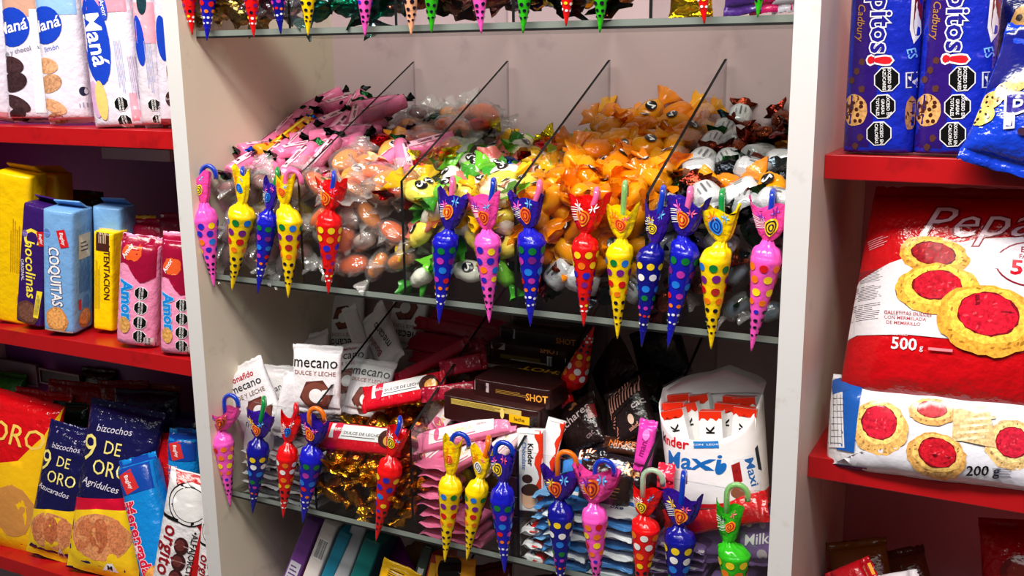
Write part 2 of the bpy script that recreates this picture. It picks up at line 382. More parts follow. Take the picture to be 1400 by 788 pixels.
def umbrella(colour, label, tip, sh, wpx, neck, top, topw, hook, y, group, scheme=None, seed=1):
    """tip / shoulder / neck / wrapper-top given where they hang in the plane y; hook = (colour, kind, end)"""
    rg = random.Random(seed); pt, ps, pn, pw = (P(q[0], q[1], y) for q in (tip, sh, neck, top))
    R0 = wpx/2/ppm(ps); base = UC[colour]
    root = thing('umbrella_sweet', label, 'sweet', at(pt), group)
    ps, pn, pw = ps-pt, pn-pt, pw-pt; ax = ps.normalized(); X = V((1, 0, 0)); X = (X-ax*X.dot(ax)).normalized(); Yd = ax.cross(X)*-1
    if Yd.y < 0: Yd = -Yd
    K = 28; cone = film(base, .25, .2); rs = []
    def ring(c, rx, ry, amp=0, lobes=7, ph=0):
        o = []
        for k in range(K):
            q = 2*PI*k/K; s = 1+amp*math.sin(lobes*q+ph); o.append(c+X*rx*s*math.cos(q)+Yd*ry*s*math.sin(q))
        return o
    for t in (0.004, .05, .12, .2, .3, .4, .5, .6, .7, .8, .9, .97, 1.0):
        rs.append(ring(ps*t, R0*(t**.93)+.0006, R0*(t**.93)+.0006))
    Rn = R0*.30; H = (pn-ps).length
    for s, amp in ((.08, .01), (.2, .03), (.34, .07), (.48, .13), (.6, .2), (.70, .26), (1, .28)):
        c = ps.lerp(pn, s); r = Rn+(R0-Rn)*max(0, 1-(s/.72)**2)**.55
        rs.append(ring(c, r, r*.95, amp, 9, seed))
    v, f = rings(rs, True, True); cone_o = obj('cone', v, f, cone, root)
    # dots
    Lc = ps.length; vs, fs, fm = [], [], []; cols = SCH[scheme or colour]; used = []; mats = []
    for i, t in enumerate((.925, .80, .675, .56, .455, .36, .275, .20)):
        r = R0*t**.93; dr = (R0*.27 if i < 3 else R0*(.25-.03*(i-2)))
        if colour in ('blue', 'navy') and i > 4: dr *= .8
        if i > 3: dr *= .78
        n = max(4, int(2*PI*r/(dr*3.0))); a0 = rg.random()*6
        for j in range(n):
            cc = cols[i][j % 2]
            if cc not in used: used.append(cc); mats.append(ink(cc, .25))
            q0 = a0+2*PI*j/n; tt = t+rg.uniform(-.012, .012); b = len(vs)
            for rr_ in (0, 1):
                for k in range(12 if rr_ else 1):
                    q = 2*PI*k/12; dz = dr*rr_*math.sin(q)/Lc; t2 = tt+dz; r2 = R0*t2**.93+.0014
                    da = dr*rr_*math.cos(q)/r; vs.append(ps*t2+X*r2*math.cos(q0+da)+Yd*r2*math.sin(q0+da))
            for k in range(12): fs.append((b, b+1+k, b+1+(k+1) % 12)); fm.append(used.index(cc))
    obj('polka_dots', vs, fs, mats, cone_o, True, fm)
    # little print block on the lower cone of the yellow ones
    # flared wrapper above the neck
    sc_ = ppm(pt+pn); TW = topw*1.42/2/sc_; rs = []; N = 7; lob = rg.choice((3, 4, 5)); ph = rg.random()*6
    side_ = X; kink = V((rg.uniform(-.1, .1), 0, 0))*R0
    def wr_(s):
        e = s**.62; rx = Rn*(1-e)+TW*e; ry = Rn*(1-e)+TW*.42*e; return pn.lerp(pw, s)+kink*math.sin(PI*s), rx, ry
    for i in range(N+1):
        s = i/N; c, rx, ry = wr_(s); o = []
        for k in range(K):
            q = 2*PI*k/K; am = .16*(1-s)+.07*s; sc2 = 1+am*math.sin(lob*2*q+ph)*(1 if i else .9)
            up = ax*((.005*math.sin(3*q+ph)+.008*abs(math.cos(q))**3)*s*s)
            o.append(c+X*rx*sc2*math.cos(q)+Yd*ry*sc2*math.sin(q)+up)
        rs.append(o)
    v, f = rings(rs, False, False)
    wc = {'blue': (44, 24, 150), 'navy': (52, 22, 140), 'pink': (240, 70, 160)}.get(colour, base)
    gw_ = obj('gathered_wrapper', v, f, film(wc, .6, .18), root)
    def surf(face, a, b, lift):
        s = min(max(b, 0), 1.0); c, rx, ry = wr_(s); a = min(max(a, -.93), .93); q = -PI/2+math.asin(a)
        am = .16*(1-s)+.07*s; sc2 = 1+am*math.sin(lob*2*q+ph)
        up = ax*((.005*math.sin(3*q+ph)+.008*abs(math.cos(q))**3)*s*s)
        return c+X*rx*sc2*math.cos(q)+Yd*(ry*sc2*math.sin(q)-lift*1.3)+up
    asp = TW/max(.004, (pw-pn).length); sx_, sy_ = rg.uniform(-.25, .3), rg.uniform(.42, .55); c1, c2 = rg.choice((((250, 210, 20), (30, 30, 40)), ((244, 110, 20), (150, 20, 40)), ((250, 150, 30), (200, 20, 30)), ((30, 120, 220), (14, 30, 110))))
    if colour == 'yellow': c1, c2 = rg.choice((((244, 130, 30), (200, 30, 30)), ((40, 130, 220), (16, 40, 130)), (WH, BK)))
    ops = []
    for i in range(7): ops += R(-.55+rg.uniform(-.1, .1), .38+i*.055, .7, .02, WH if colour != 'yellow' else ORG, 8, name='printed_stripe')
    rr_ = .46
    for i in range(5): ops += E(sx_, sy_, rr_*(1-.19*i), rr_*(1-.19*i)*asp*.9, c1 if i % 2 == 0 else c2, 0, name='printed_swirl', k=16)
    fc = {'yellow': ORG, 'blue': (240, 90, 180), 'navy': (250, 200, 60), 'pink': (120, 40, 170), 'red': WH, 'green': BK, 'peach': RD}[colour]
    ops += flower(-.35, .80, .26, fc, asp*.8)+flower(.4, .84, .24, rg.choice((fc, (90, 170, 240), (250, 90, 120))), asp*.8)
    lay(gw_, surf, ops, 1, .12, .0007, .00016)
    # hook handle: a round plastic rod bent over the tray's front edge
    if hook:
        hc, kind, he = hook; he = P(he[0], he[1], y)-pt; r = .0036; hm = M(HK[hc], .18, trans=.55 if hc in ('clear', 'lime') else .25)
        if kind == 'arch':
            rad = .0120; st = V((he.x-rad, pn.y, pn.z+.006)); path = [st, V((he.x-rad, he.y, he.z-rad*1.3))]
            for i in range(9): q = PI-PI*i/8; path.append(V((he.x+rad*math.cos(q), he.y+.004*i/8, he.z-rad+rad*math.sin(q))))
            path.append(V((he.x+rad, he.y+.004, he.z-rad-.007)))
        else:
            rad = .0085; hv = V((he.x+pt.x-CAM.x, he.y+pt.y-CAM.y, 0)).normalized(); hv = (hv+V((.12, 0, 0))).normalized(); path = [V((pn.x, pn.y, pn.z+.004)), V((pn.x*.5+he.x*.5, pn.y, pn.z*.5+he.z*.5)), V((he.x, he.y, he.z-rad))]
            for i in range(1, 9): q = PI-PI*i/8; path.append(V((he.x, he.y, he.z-rad))+hv*(rad+rad*math.cos(q))+V((0, 0, rad*math.sin(q))))
            path.append(path[-1]+V((0, 0, -.009)))
        v, f = tube(path, r, 10); obj('hook_handle', v, f, hm, root)
    return root

YU2 = S-.0125
rowm = [('pink', (293, 393), (281, 300), 33, (279, 277), (275, 240), 24, ('blue', 'arch', (283, 227)), None),
        ('yellow', (317, 398), (331, 293), 37, (331, 277), (328, 236), 20, ('blue', 'over', (331, 231)), None),
        ('blue', (352, 402), (366, 303), 29, (368, 286), (372, 254), 20, ('green', 'over', (379, 232)), None),
        ('yellow', (394, 408), (396, 301), 35, (389, 278), (390, 246), 24, ('pink', 'arch', (399, 234)), None),
        ('red', (449, 403), (450, 305), 35, (451, 286), (453, 252), 37, ('blue', 'over', (456, 237)), None),
        ('blue', (600, 443), (609, 331), 36, (614, 313), (620, 270), 34, ('pink', 'over', (618, 245)), None),
        ('pink', (669, 442), (667, 332), 37, (666, 313), (661, 272), 36, ('blue', 'over', (674, 247)), None),
        ('blue', (725, 447), (727, 331), 39, (723, 311), (718, 274), 36, ('pink', 'over', (737, 250)), 'blue'),
        ('red', (798, 447), (800, 338), 37, (801, 318), (806, 274), 44, ('pink', 'over', (815, 260)), None),
        ('yellow', (844, 464), (847, 347), 37, (850, 326), (851, 288), 34, ('lime', 'over', (854, 251)), None),
        ('navy', (877, 475), (889, 351), 37, (896, 332), (900, 288), 28, ('blue', 'over', (906, 258)), None),
        ('blue', (913, 475), (937, 344), 40, (934, 322), (940, 278), 42, ('pink', 'over', (943, 259)), None),
        ('yellow', (972, 478), (978, 355), 42, (987, 330), (985, 290), 38, ('green', 'over', (987, 262)), None),
        ('pink', (1027, 481), (1048, 354), 42, (1050, 328), (1051, 284), 42, ('blue', 'over', (1056, 263)), 'pinkb')]
order = ['leftmost', 'second', 'third', 'fourth', 'fifth', 'sixth', 'seventh', 'eighth', 'ninth', 'tenth', 'eleventh', 'twelfth', 'thirteenth', 'fourteenth']
hn = lambda h: {'over': 'straight', 'arch': 'curled'}[h[1]]+' '+{'lime': 'pale green', 'clear': 'clear'}.get(h[0], h[0])
for i, (c, tip, sh, wp, nk, tp, tw, hk, sch) in enumerate(rowm):
    umbrella(c, f'{"dark blue" if c == "navy" else c} polka-dot umbrella sweet with {hn(hk)} hook, {order[i]}{"" if i == 0 else " from left"} on the middle tray', tip, sh, wp, nk, tp, tw, hk, YU2, 'umbrella sweets hooked on the middle tray', sch, seed=i+3)
YU3 = S-.0125
rowb = [('pink', (315, 693), (305, 605), 28, (303, 588), (305, 562), 42, ('blue', 'arch', (314, 541)), 'pinkb'),
        ('navy', (345, 703), (353, 616), 31, (354, 598), (356, 570), 34, ('green', 'over', (360, 547)), None),
        ('red', (387, 709), (393, 624), 29, (394, 604), (399, 574), 26, ('red', 'over', (404, 556)), 'redw'),
        ('blue', (414, 716), (426, 626), 33, (427, 607), (429, 577), 34, ('orange', 'arch', (431, 559)), None),
        ('red', (514, 740), (533, 643), 34, (535, 622), (544, 592), 24, ('blue', 'over', (546, 575)), 'pink'),
        ('yellow', (608, 769), (616, 667), 33, (616, 648), (619, 606), 21, ('blue', 'arch', (628, 594)), None),
        ('yellow', (638, 767), (652, 671), 31, (657, 653), (658, 620), 24, ('orange', 'over', (667, 602)), None),
        ('blue', (690, 785), (687, 682), 34, (688, 658), (686, 622), 30, ('blue', 'arch', (688, 606)), None),
        ('navy', (766, 812), (767, 704), 36, (765, 683), (766, 650), 40, ('orange', 'arch', (774, 619)), None),
        ('pink', (816, 810), (813, 708), 35, (812, 687), (816, 648), 48, ('blue', 'arch', (826, 631)), 'pinkb'),
        ('red', (874, 828), (883, 721), 38, (880, 704), (886, 674), 32, ('clear', 'arch', (892, 644)), 'redw'),
        ('navy', (922, 848), (930, 737), 42, (929, 718), (930, 682), 42, ('blue', 'over', (934, 650)), None),
        ('green', (1000, 868), (1004, 757), 43, (996, 740), (998, 696), 27, ('lime', 'arch', (1008, 664)), None)]
for i, (c, tip, sh, wp, nk, tp, tw, hk, sch) in enumerate(rowb):
    umbrella(c, f'{"dark blue" if c == "navy" else c} polka-dot umbrella sweet with {hn(hk)} hook, {order[i]}{"" if i == 0 else " from left"} on the lower tray', tip, sh, wp, nk, tp, tw, hk, YU3, 'umbrella sweets hooked on the lower tray', sch, seed=i+31)
rowt = [('red', 263, 48), ('blue', 283, 56), ('red', 347, 51), ('navy', 384, 47), ('yellow', 421, 49), ('pink', 499, 50), ('peach', 562, 49), ('green', 590, 45), ('pink', 658, 46), ('green', 715, 46), ('red', 774, 36), ('green', 820, 45), ('red', 963, 33), ('green', 1036, 24)]
lean = [-.10, .02, -.06, -.08, 0, 0, 0, 0, -.05, .04, .03, .04, -.04, .06]
for i, (c, u, v) in enumerate(rowt):
    k = .92+(u-263)*.00042; l = lean[i]; q = lambda d: (u+l*d*k, v-d*k)
    umbrella(c, f'{"dark blue" if c == "navy" else c} umbrella sweet on the top tray, {order[i]}{"" if i == 0 else " from left"}, only its tip in view', (u, v), q(100), 37*k, q(122), q(160), 36*k, ('blue' if i % 2 else 'orange', 'over', q(172)), YU2, 'umbrella sweets hooked on the top tray', 'pinkb' if c == 'pink' and i > 6 else None, seed=i+60)

# ---------------------------------------------------------------- twist-wrapped sweets
def lathe_x(prof, k=12, jit=0, seed=1, ry=1):
    rg = random.Random(seed); rs = []
    for x, r in prof:
        rs.append([V((x+rg.uniform(-jit, jit)*r, r*(1+rg.uniform(-jit, jit))*math.cos(2*PI*j/k), r*ry*(1+rg.uniform(-jit, jit))*math.sin(2*PI*j/k))) for j in range(k)])
    return rings(rs)
def fan(x0, s, r0, r1, ln, k=16, seed=1, sq=.45):
    """pleated twisted end leaving x0 in direction s"""
    rg = random.Random(seed); rs = []
    for i in range(4):
        t = i/3; r = r0+(r1-r0)*t**1.2; o = []
        for j in range(k):
            q = 2*PI*j/k; rr_ = r*(1+(.22*(-1)**(j//2)+rg.uniform(-.14, .14))*(.4+.6*t)); o.append(V((s*(x0+ln*t+(rg.uniform(-.12, .14)*ln if i == 3 else 0)), rr_*math.cos(q), rr_*sq*math.sin(q)+.15*r1*t)))
        rs.append(o)
    return rings(rs, False, False)
def proto(kind, seed, bodym, endm, a, r, prof='oval', mark=None, er=1.0, el=.7, inner=None, ry=.8, band=None, jit=.05):
    """returns mesh data for the body, its two twisted ends and what is printed on it"""
    if prof == 'oval': pf = [(-a*math.cos(PI*i/8), max(.22*r, r*math.sin(PI*i/8)**.6)) for i in range(9)]
    elif prof == 'barrel': pf = [(-a, r*.5), (-a*.97, r*.86), (-a*.7, r), (0, r*1.04), (a*.7, r), (a*.97, r*.86), (a, r*.5)]
    else: pf = [(-a, r*.6), (-a*.97, r*.95), (-a*.5, r), (a*.1, r*1.0), (a*.5, r), (a*.97, r*.95), (a, r*.6)]
    v, f = lathe_x(pf, 14, jit, seed, ry); parts = []
    body = meshdata(v, f, bodym)
    for s in (-1, 1):
        v, f = fan(a*.97, s, r*.3, r*er, r*el*1.3, 16, seed*3+s); parts.append(('twisted_end', meshdata(v, f, endm)))
    if inner:
        v, f = lathe_x([(x*.76, q*.78) for x, q in pf], 14, .02, seed+9, ry); parts.append(('sweet_inside', meshdata(v, f, inner)))
    def wrapd(shape, c, lift, nm):
        v2, f2 = flat(shape[1], shape[2], r*.3); vs = []
        for p, q in v2:
            x = max(-a*.95, min(a*.95, p)); k = next((i for i in range(len(pf)-1) if pf[i][0] <= x <= pf[i+1][0]), 3)
            t = (x-pf[k][0])/(pf[k+1][0]-pf[k][0]+1e-9); rad = (pf[k][1]*(1-t)+pf[k+1][1]*t)*(1+jit*.9)+lift; an = q/r
            vs.append(V((x, -rad*math.sin(an), rad*ry*math.cos(an))))
        parts.append((nm, meshdata(vs, f2, ink(c))))
    if mark:
        for c0, c1 in mark:
            wrapd(E(0, 0, r*.52, r*.44, c0, k=14)[0], c0, .0006, 'printed_oval')
            v2, f2 = text2d('2', .03); wrapd(('', [(x*r*.9, y*r*.9) for x, y in v2], f2), c1, .0010, 'lettering')
    if band:
        for (x, q, w_, h_, c) in band: wrapd(R(x*a, q*r, w_*a, h_*r, c)[0], c, .0006, 'printed_band')
    return body, parts
def rotm(dirv, roll):
    x = V(dirv).normalized(); z = V((0, -.25, 1)); z = (z-x*z.dot(x)).normalized(); y = z.cross(x)
    m = Matrix(((x.x, y.x, z.x), (x.y, y.y, z.y), (x.z, y.z, z.z))); return (m @ Matrix.Rotation(roll, 3, 'X')).to_4x4()
def spawn(pr, name, label, cat, group, pos, dirv, roll=0, s=1):
    o = link(name, pr[0]); o.matrix_world = Matrix.Translation(pos) @ rotm(dirv, roll) @ Matrix.Scale(s, 4); tag(o, label, cat, group)
    for n_, me in pr[1]:
        link(n_, me, o)
    return o
def spread(n, xr, yr, dmin, seed, tries=5000):
    rg = random.Random(seed); pts = []
    for _ in range(tries):
        p = (rg.uniform(*xr), rg.uniform(*yr))
        if all((p[0]-q[0])**2+(p[1]-q[1])**2 > dmin*dmin for q in pts): pts.append(p)
        if len(pts) >= n: break
    return pts
def pile(x0, x1, z, hfun, choose, rad, dmin, seed, aim=None, layers=2, y1=.335, front=True, ymin=None, zf=.16):
    """sweets heaped in one compartment: the top of the heap, layers beneath it, and those lying against the front panel"""
    rg = random.Random(seed)
    ys = ymin or S+.006+rad
    for L_ in range(layers):
        for (x, y) in spread(400, (x0+rad*.9, x1-rad*.9), (ys, y1-rad), dmin*(1+.15*L_), seed+L_*17):
            zz = z+hfun(x, y)-rad-L_*rad*1.5+rg.uniform(-.3, .3)*rad
            if zz < z+.010+rad*1.15: continue
            a = aim(rg, x, y) if aim else rg.uniform(0, 2*PI); sl = rg.uniform(-.35, .35)
            choose(rg, V((x, y, zz)), V((math.cos(a), math.sin(a), sl+.35*math.sin(a))), zz-z, y)
    if front:
        for (x, h) in spread(200, (x0+rad, x1-rad), (.012+rad*1.15, zf-rad*.6), dmin*.98, seed+91):
            a = rg.uniform(-1.2, 1.2); choose(rg, V((x, S+.0045+rad*rg.uniform(.9, 1.15), z+h)), V((math.cos(a), rg.uniform(-.3, .3), math.sin(a))), h, S)
# ---- kinds of wrapped sweets
cel = clear((.98, .98, .98), 2.1, .08, 1.0, 90, .09, (235, 232, 230)); celd = clear((.93, .93, .93), 1.9, .08, 1.0, 110, .2, (205, 202, 200))
celE = clear((.95, .95, .95), 2.2, .1, 1.0, 120, .26, (235, 233, 230))
def cello(c, op=.6): return clear(tuple(min(1, .25+.75*x) for x in lin(c)[:3]), 1.55, .1, .9, 90, op, c)
PINK = film((236, 120, 164), .5); ROLLO = film((240, 150, 20), .4); DGR = foil((16, 60, 30)); DGN = foil((20, 24, 26)); BLUF = foil((20, 90, 190)); REDF = foil((190, 16, 30))
rollp = [proto('roll', i, PINK, DGR if i % 2 else DGN, .034, .0098, 'roll', band=[(-.1, 0, 1.3, .8, (250, 190, 210)), (-.55, 0, .12, .7, (70, 20, 40)), (0, .1, .5, .3, (120, 30, 60)), (.5, 0, .3, .34, (90, 20, 40))], er=1.15, el=.8, ry=1, jit=.03) for i in range(4)]
rollo = [proto('roll', i+9, ROLLO, foil((200, 30, 20)) if i else BLUF, .034, .0098, 'roll', band=[(-.6, 0, .12, 1.6, (200, 40, 20)), (-.2, .1, .12, 1.6, (190, 50, 20)), (.2, 0, .12, 1.6, (200, 40, 20)), (.6, 0, .12, 1.6, (190, 40, 20)), (0, 0, 1.5, .3, (250, 220, 40))], er=1.1, el=.7, ry=1, jit=.03) for i in range(2)]
GUM = M((250, 104, 4), .15); GUM2 = M((244, 140, 20), .15); MILK = M((226, 214, 200), .3)
gum = [proto('gum', i, cel, celE, .025, .0185, 'oval', inner=GUM if i % 2 else GUM2, er=1.15, el=.7, ry=.72, jit=.15) for i in range(4)]
clr = [proto('clr', i, celd if i % 2 else cel, celE, .017, .0125, 'oval', inner=M(c, .3), er=1.1, el=.9, ry=.8, jit=.12) for i, c in enumerate(((90, 50, 40), (206, 130, 130), (214, 190, 180), (120, 30, 56)))]
redt = [proto('rt', i, foil(c, .2), foil(e), .016, .012, 'oval', er=1.2, el=.9, jit=.14) for i, (c, e) in enumerate((((190, 10, 26), (210, 190, 30)), ((200, 16, 40), (16, 70, 46)), ((16, 50, 120), (20, 30, 80)), ((200, 160, 30), (180, 20, 30)), ((14, 60, 40), (20, 40, 30))))]
fawn = [proto('fw', i, film((238, 160, 70), .4), film(c), .019, .0135, 'oval', mark=[(WHT, BLK)], er=1.2, el=.8, jit=.06) for i, c in enumerate(((240, 200, 140), (250, 160, 30)))]
wg = []
for i, (c, e) in enumerate((((232, 236, 214), (110, 200, 50)), ((236, 236, 220), (60, 160, 50)), ((248, 226, 90), (250, 200, 20)), ((250, 240, 190), (252, 190, 10)), ((120, 200, 60), (60, 150, 40)), ((236, 224, 210), (230, 120, 110)))):
    wg.append(proto('wg', i+20, film(c, .45), cello(e, .8), .0165, .0118, 'oval', mark=[(BLK, WHT)], er=1.25, el=.95, jit=.09))
oc = cello((246, 142, 4), .62); oc2 = cello((255, 178, 16), .55)
orc = [proto('or', i+40, oc if i % 2 else oc2, oc2 if i % 2 else oc, .0172, .0125, 'oval', inner=M((244, 136, 6), .2), mark=[(BLK, WHT)] if i in (1, 4) else None, er=1.12, el=.95, jit=.15) for i in range(6)]
SIL = M((206, 208, 212), .32, .25, .5, 70); SIL2 = M((190, 194, 200), .3, .35, .6, 70)
bar_ = [proto('br', i+60, SIL if i % 2 else SIL2, foil(e), .0155, .0135, 'barrel', band=[(0, 0, .9, .12, (90, 90, 96)), (.1, .35, .6, .10, (110, 110, 110)), (-.1, -.35, .5, .08, (120, 120, 120))], er=1.0, el=.8, ry=.95, jit=.05) for i, e in enumerate(((18, 60, 30), (60, 14, 14), (20, 30, 34), (110, 40, 24)))]
dkc = [proto('dk', i+80, foil(c, .18), foil(e, .18), .014, .0115, 'oval', er=1.2, el=.9, jit=.16) for i, (c, e) in enumerate((((96, 16, 22), (20, 60, 26)), ((24, 60, 30), (24, 50, 26)), ((30, 34, 40), (70, 80, 90)), ((130, 60, 36), (100, 30, 20))))]
clb = [proto('cb', i+90, cel, celE, .015, .012, 'oval', inner=M(c, .15, trans=.4), er=1.1, el=.9, jit=.12) for i, c in enumerate(((150, 190, 215), (90, 130, 160), (200, 205, 208)))]
gold = [proto('gd', i+100, foil(c, .2), foil(e, .2), .0165, .0125, 'oval', er=1.35, el=1.0, jit=.16) for i, (c, e) in enumerate((((206, 130, 22), (200, 140, 30)), ((180, 96, 24), (220, 170, 40)), ((150, 70, 20), (190, 120, 30))))]
topf = {k: [proto('tp', i+120+len(k), foil(c, .16), foil(e, .16), .02, .0155, 'oval', er=1.25, el=.9, jit=.16) for i, (c, e) in enumerate(v)] for k, v in dict(
    gold=(((200, 170, 90), (190, 160, 80)), ((150, 120, 60), (210, 190, 120))), silver=(((190, 186, 190), (200, 196, 200)), ((140, 130, 140), (190, 186, 190))),
    teal=(((0, 110, 84), (0, 130, 96)), ((0, 80, 70), (150, 190, 190))), bronze=(((110, 62, 56), (150, 100, 90)), ((80, 46, 40), (190, 140, 120))),
    purple=(((70, 40, 150), (90, 60, 180)), ((60, 30, 120), (180, 150, 210))), brown=(((130, 84, 40), (110, 70, 40)), ((90, 60, 40), (150, 110, 70))), lemon=(((230, 200, 40), (20, 40, 30)), ((40, 40, 40), (220, 200, 60)))).items()}
BX = [TL0+.002]+list(DX)+[TR0-.002]
def sp(pr, nm, lab, grp, k=1, adj=None):
    def go(p, d, rg, s=1):
        i = rg.randrange(len(pr)); w_ = 'against the front panel' if p.y < S+.03 else ('at the front of the heap' if p.y < .13 else ('halfway back on the heap' if p.y < .22 else 'at the back of the heap'))
        a = (adj[i]+' ') if adj else ''; k_ = max(j for j in range(5) if p.x >= BX[j] or j == 0); f_ = (p.x-BX[k_])/(BX[k_+1]-BX[k_]); w_ += ', left side' if f_ < .36 else (', right side' if f_ > .64 else ', centre')
        return spawn(pr[i], nm, f'{a}{lab} {w_}', 'sweet', f'{grp} {w_}', p, d, rg.uniform(-.7, .7), s*k*rg.uniform(.93, 1.07))
    return go
# first compartment: pink rolls
s_roll = sp(rollp, 'sweet_roll', 'pink sweet roll with dark twisted ends', 'pink sweet rolls', 1.2)
s_rolo = sp(rollo, 'sweet_roll', 'orange and yellow striped sweet roll', 'orange sweet rolls', 1.2)
s_clr = sp(clr, 'wrapped_sweet', 'sweet in crumpled clear wrapper left of centre', 'clear wrapped sweets', 1.3)
def ch1(rg, p, d, h, y):
    if y == S: s_clr(p, d, rg)
    elif rg.random() < .2: s_rolo(p, d, rg)
    else: s_roll(p, d, rg)
pile(BX[0], BX[1], Z2, lambda x, y: .162+.40*(y-.04)-.5*max(0, .02-x), ch1, .0126, .028, 1, aim=lambda rg, x, y: PI/2+rg.gauss(0, .38)-.25, layers=2, ymin=S+.060, y1=.30)
# second: amber jellies, red twists, orange wrappers
s_gum = sp(gum, 'jelly_sweet', 'big amber jelly in clear cellophane', 'amber jelly sweets', 1.15)
s_red = sp(redt, 'foil_sweet', 'bright foil sweet', 'foil sweets near the jellies', 1.15, ('shiny red', 'crimson and green', 'dark blue', 'yellow gold', 'dark green'))
s_fawn = sp(fawn, 'printed_sweet', 'orange printed sweet with a black number two', 'orange printed sweets', 1.4)
def ch2(rg, p, d, h, y):
    r = rg.random()
    if y == S: (s_gum if r < .5 else s_clr)(p, d, rg, .9 if r < .5 else 1)
    elif r < .52: s_gum(p, d, rg)
    elif r < .78: s_red(p, d, rg)
    elif r < .85: s_clr(p, d, rg)
    elif r < .92: s_roll(p, d, rg)
    else: s_fawn(p, d, rg)
pile(BX[1], BX[2], Z2, lambda x, y: .160+.33*(y-.04), ch2, .0165, .031, 2)
# third: white, green and yellow wrappers
WGN = ('white and lime', 'white and green', 'lemon yellow', 'cream and yellow', 'green', 'white and coral')
s_wgw = sp(wg[2:4]+wg[5:], 'printed_sweet', 'sweet with black number mark', 'white green and yellow sweets', 1.45, WGN[2:4]+WGN[5:]); s_wgg = sp(wg[:2]+wg[4:5], 'printed_sweet', 'sweet with black number mark', 'white green and yellow sweets', 1.4, WGN[:2]+WGN[4:5])
s_wg = sp(wg, 'printed_sweet', 'sweet with black number mark', 'white green and yellow sweets', 1.32, WGN)
def ch3(rg, p, d, h, y):
    r = rg.random()
    if y == S:
        (s_wgw if h > .085 or r > .8 else s_wgg)(p, d, rg); return
    if y > .19 and r < .5: s_red(p, d, rg)
    else: s_wg(p, d, rg)
pile(BX[2], BX[3], Z2, lambda x, y: .162+.16*(y-.04), ch3, .0155, .0305, 3)
# fourth: orange cellophane
s_or = sp(orc, 'orange_sweet', 'sweet in shiny orange cellophane', 'orange cellophane sweets', 1.28, ('plain', 'number-marked', 'plain', 'plain', 'number-marked', 'plain'))
s_bar = sp(bar_, 'silver_sweet', 'stubby silver white sweet', 'silver white sweets', 1.25, ('green-ended', 'wine-ended', 'black-ended', 'copper-ended'))
s_dk = sp(dkc, 'foil_sweet', 'foil sweet among the silver ones', 'dark foil sweets', 1.2, ('dark red', 'dark green', 'black', 'copper'))
s_cb = sp(clb, 'wrapped_sweet', 'sweet in clear wrapper near the right post', 'clear wrapped sweets near the post', 1.25, ('pale blue', 'steel blue', 'colourless'))
def ch4(rg, p, d, h, y):
    if y == S and h < .062: (s_bar if rg.random() < .6 else s_dk)(p, d, rg)
    else: s_or(p, d, rg)
pile(BX[3], BX[4], Z2, lambda x, y: .163+.33*(y-.04), ch4, .016, .0295, 4, layers=2)
def ch5(rg, p, d, h, y):
    r = rg.random()
    if y == S: (s_cb if h < .085 and r < .75 else (s_bar if r < .55 else s_dk))(p, d, rg)
    elif r < .55: s_bar(p, d, rg)
    elif r < .96: s_dk(p, d, rg)
    else: s_or(p, d, rg)
pile(BX[4], BX[5], Z2, lambda x, y: .163+.30*(y-.04)+.25*max(0, x-.79), ch5, .0165, .0305, 5)
# uppermost tray: foil sweets seen through its front panel
TOPS = [('gold', 0, .085), ('silver', .075, .165), ('teal', .172, .335), ('bronze', .345, .445), ('bronze', .445, .505), ('purple', .515, .56), ('lemon', .55, .60), ('brown', .60, .68)]
for i, (k, a, b) in enumerate(TOPS):
    s_ = sp(topf[k], 'foil_sweet', f'{k} coloured foil sweet in the uppermost tray', f'{k} foil sweets', 1.1)
    pile(a, b, Z1, lambda x, y: .062, lambda rg, p, d, h, y, s_=s_: s_(p, d, rg), .019, .030, 200+i, layers=1, y1=.12, zf=.085)
for i, (u, v, c, w_, nm) in enumerate(((940, 22, (236, 186, 20), 60, 'golden'), (1020, 14, (90, 50, 150), 70, 'purple'), (1050, 12, (224, 20, 110), 60, 'magenta'), (1076, 12, (214, 208, 226), 50, 'pale lilac'))):
    pack('sweet_bag', f'{nm} shiny sweet packet standing behind the uppermost front panel', 'packet', (u, v, .05), (u+4, v-80, .07), w_, .02, c, seed=i+3, mat=foil(c, .2) if i == 0 else None)
# ---------------------------------------------------------------- lower tray: bars, wafers, packets
BRN, CRM = (92, 44, 36), (238, 234, 236)
def nut(x, y, r, rot=0):
    h = [(x+r*math.cos(math.radians(60*i+rot)), y+r*.96*math.sin(math.radians(60*i+rot))) for i in range(6)]
    return G(h, BRN, name='printed_nut')+E(x, y+.01, r*.86, r*.72, (120, 64, 52), name='printed_nut_face')+E(x, y, r*.42, r*.40, WHT, name='printed_nut_hole')+G([(x+r*.3, y+r*.1), (x+r*1.05, y+r*.12), (x+r*1.05, y+r*.5), (x+r*.35, y+r*.32)], CRM, name='printed_gap')
def mec(h, flip=0, bon=True):
    y = h; ops = T('mecano', 0, y-.22, .30, BLK, 0, .004, sx=.95)+T('DULCE Y LECHE', 0, y-.42, .115, (150, 90, 80), 0, .004)+nut(.05, y-.84, .34, 8)
    if bon: ops += T('Bonafido', -.05, y-.04, .15, (180, 20, 40), 0, .014)
    return ops
MC = (226, 222, 226)
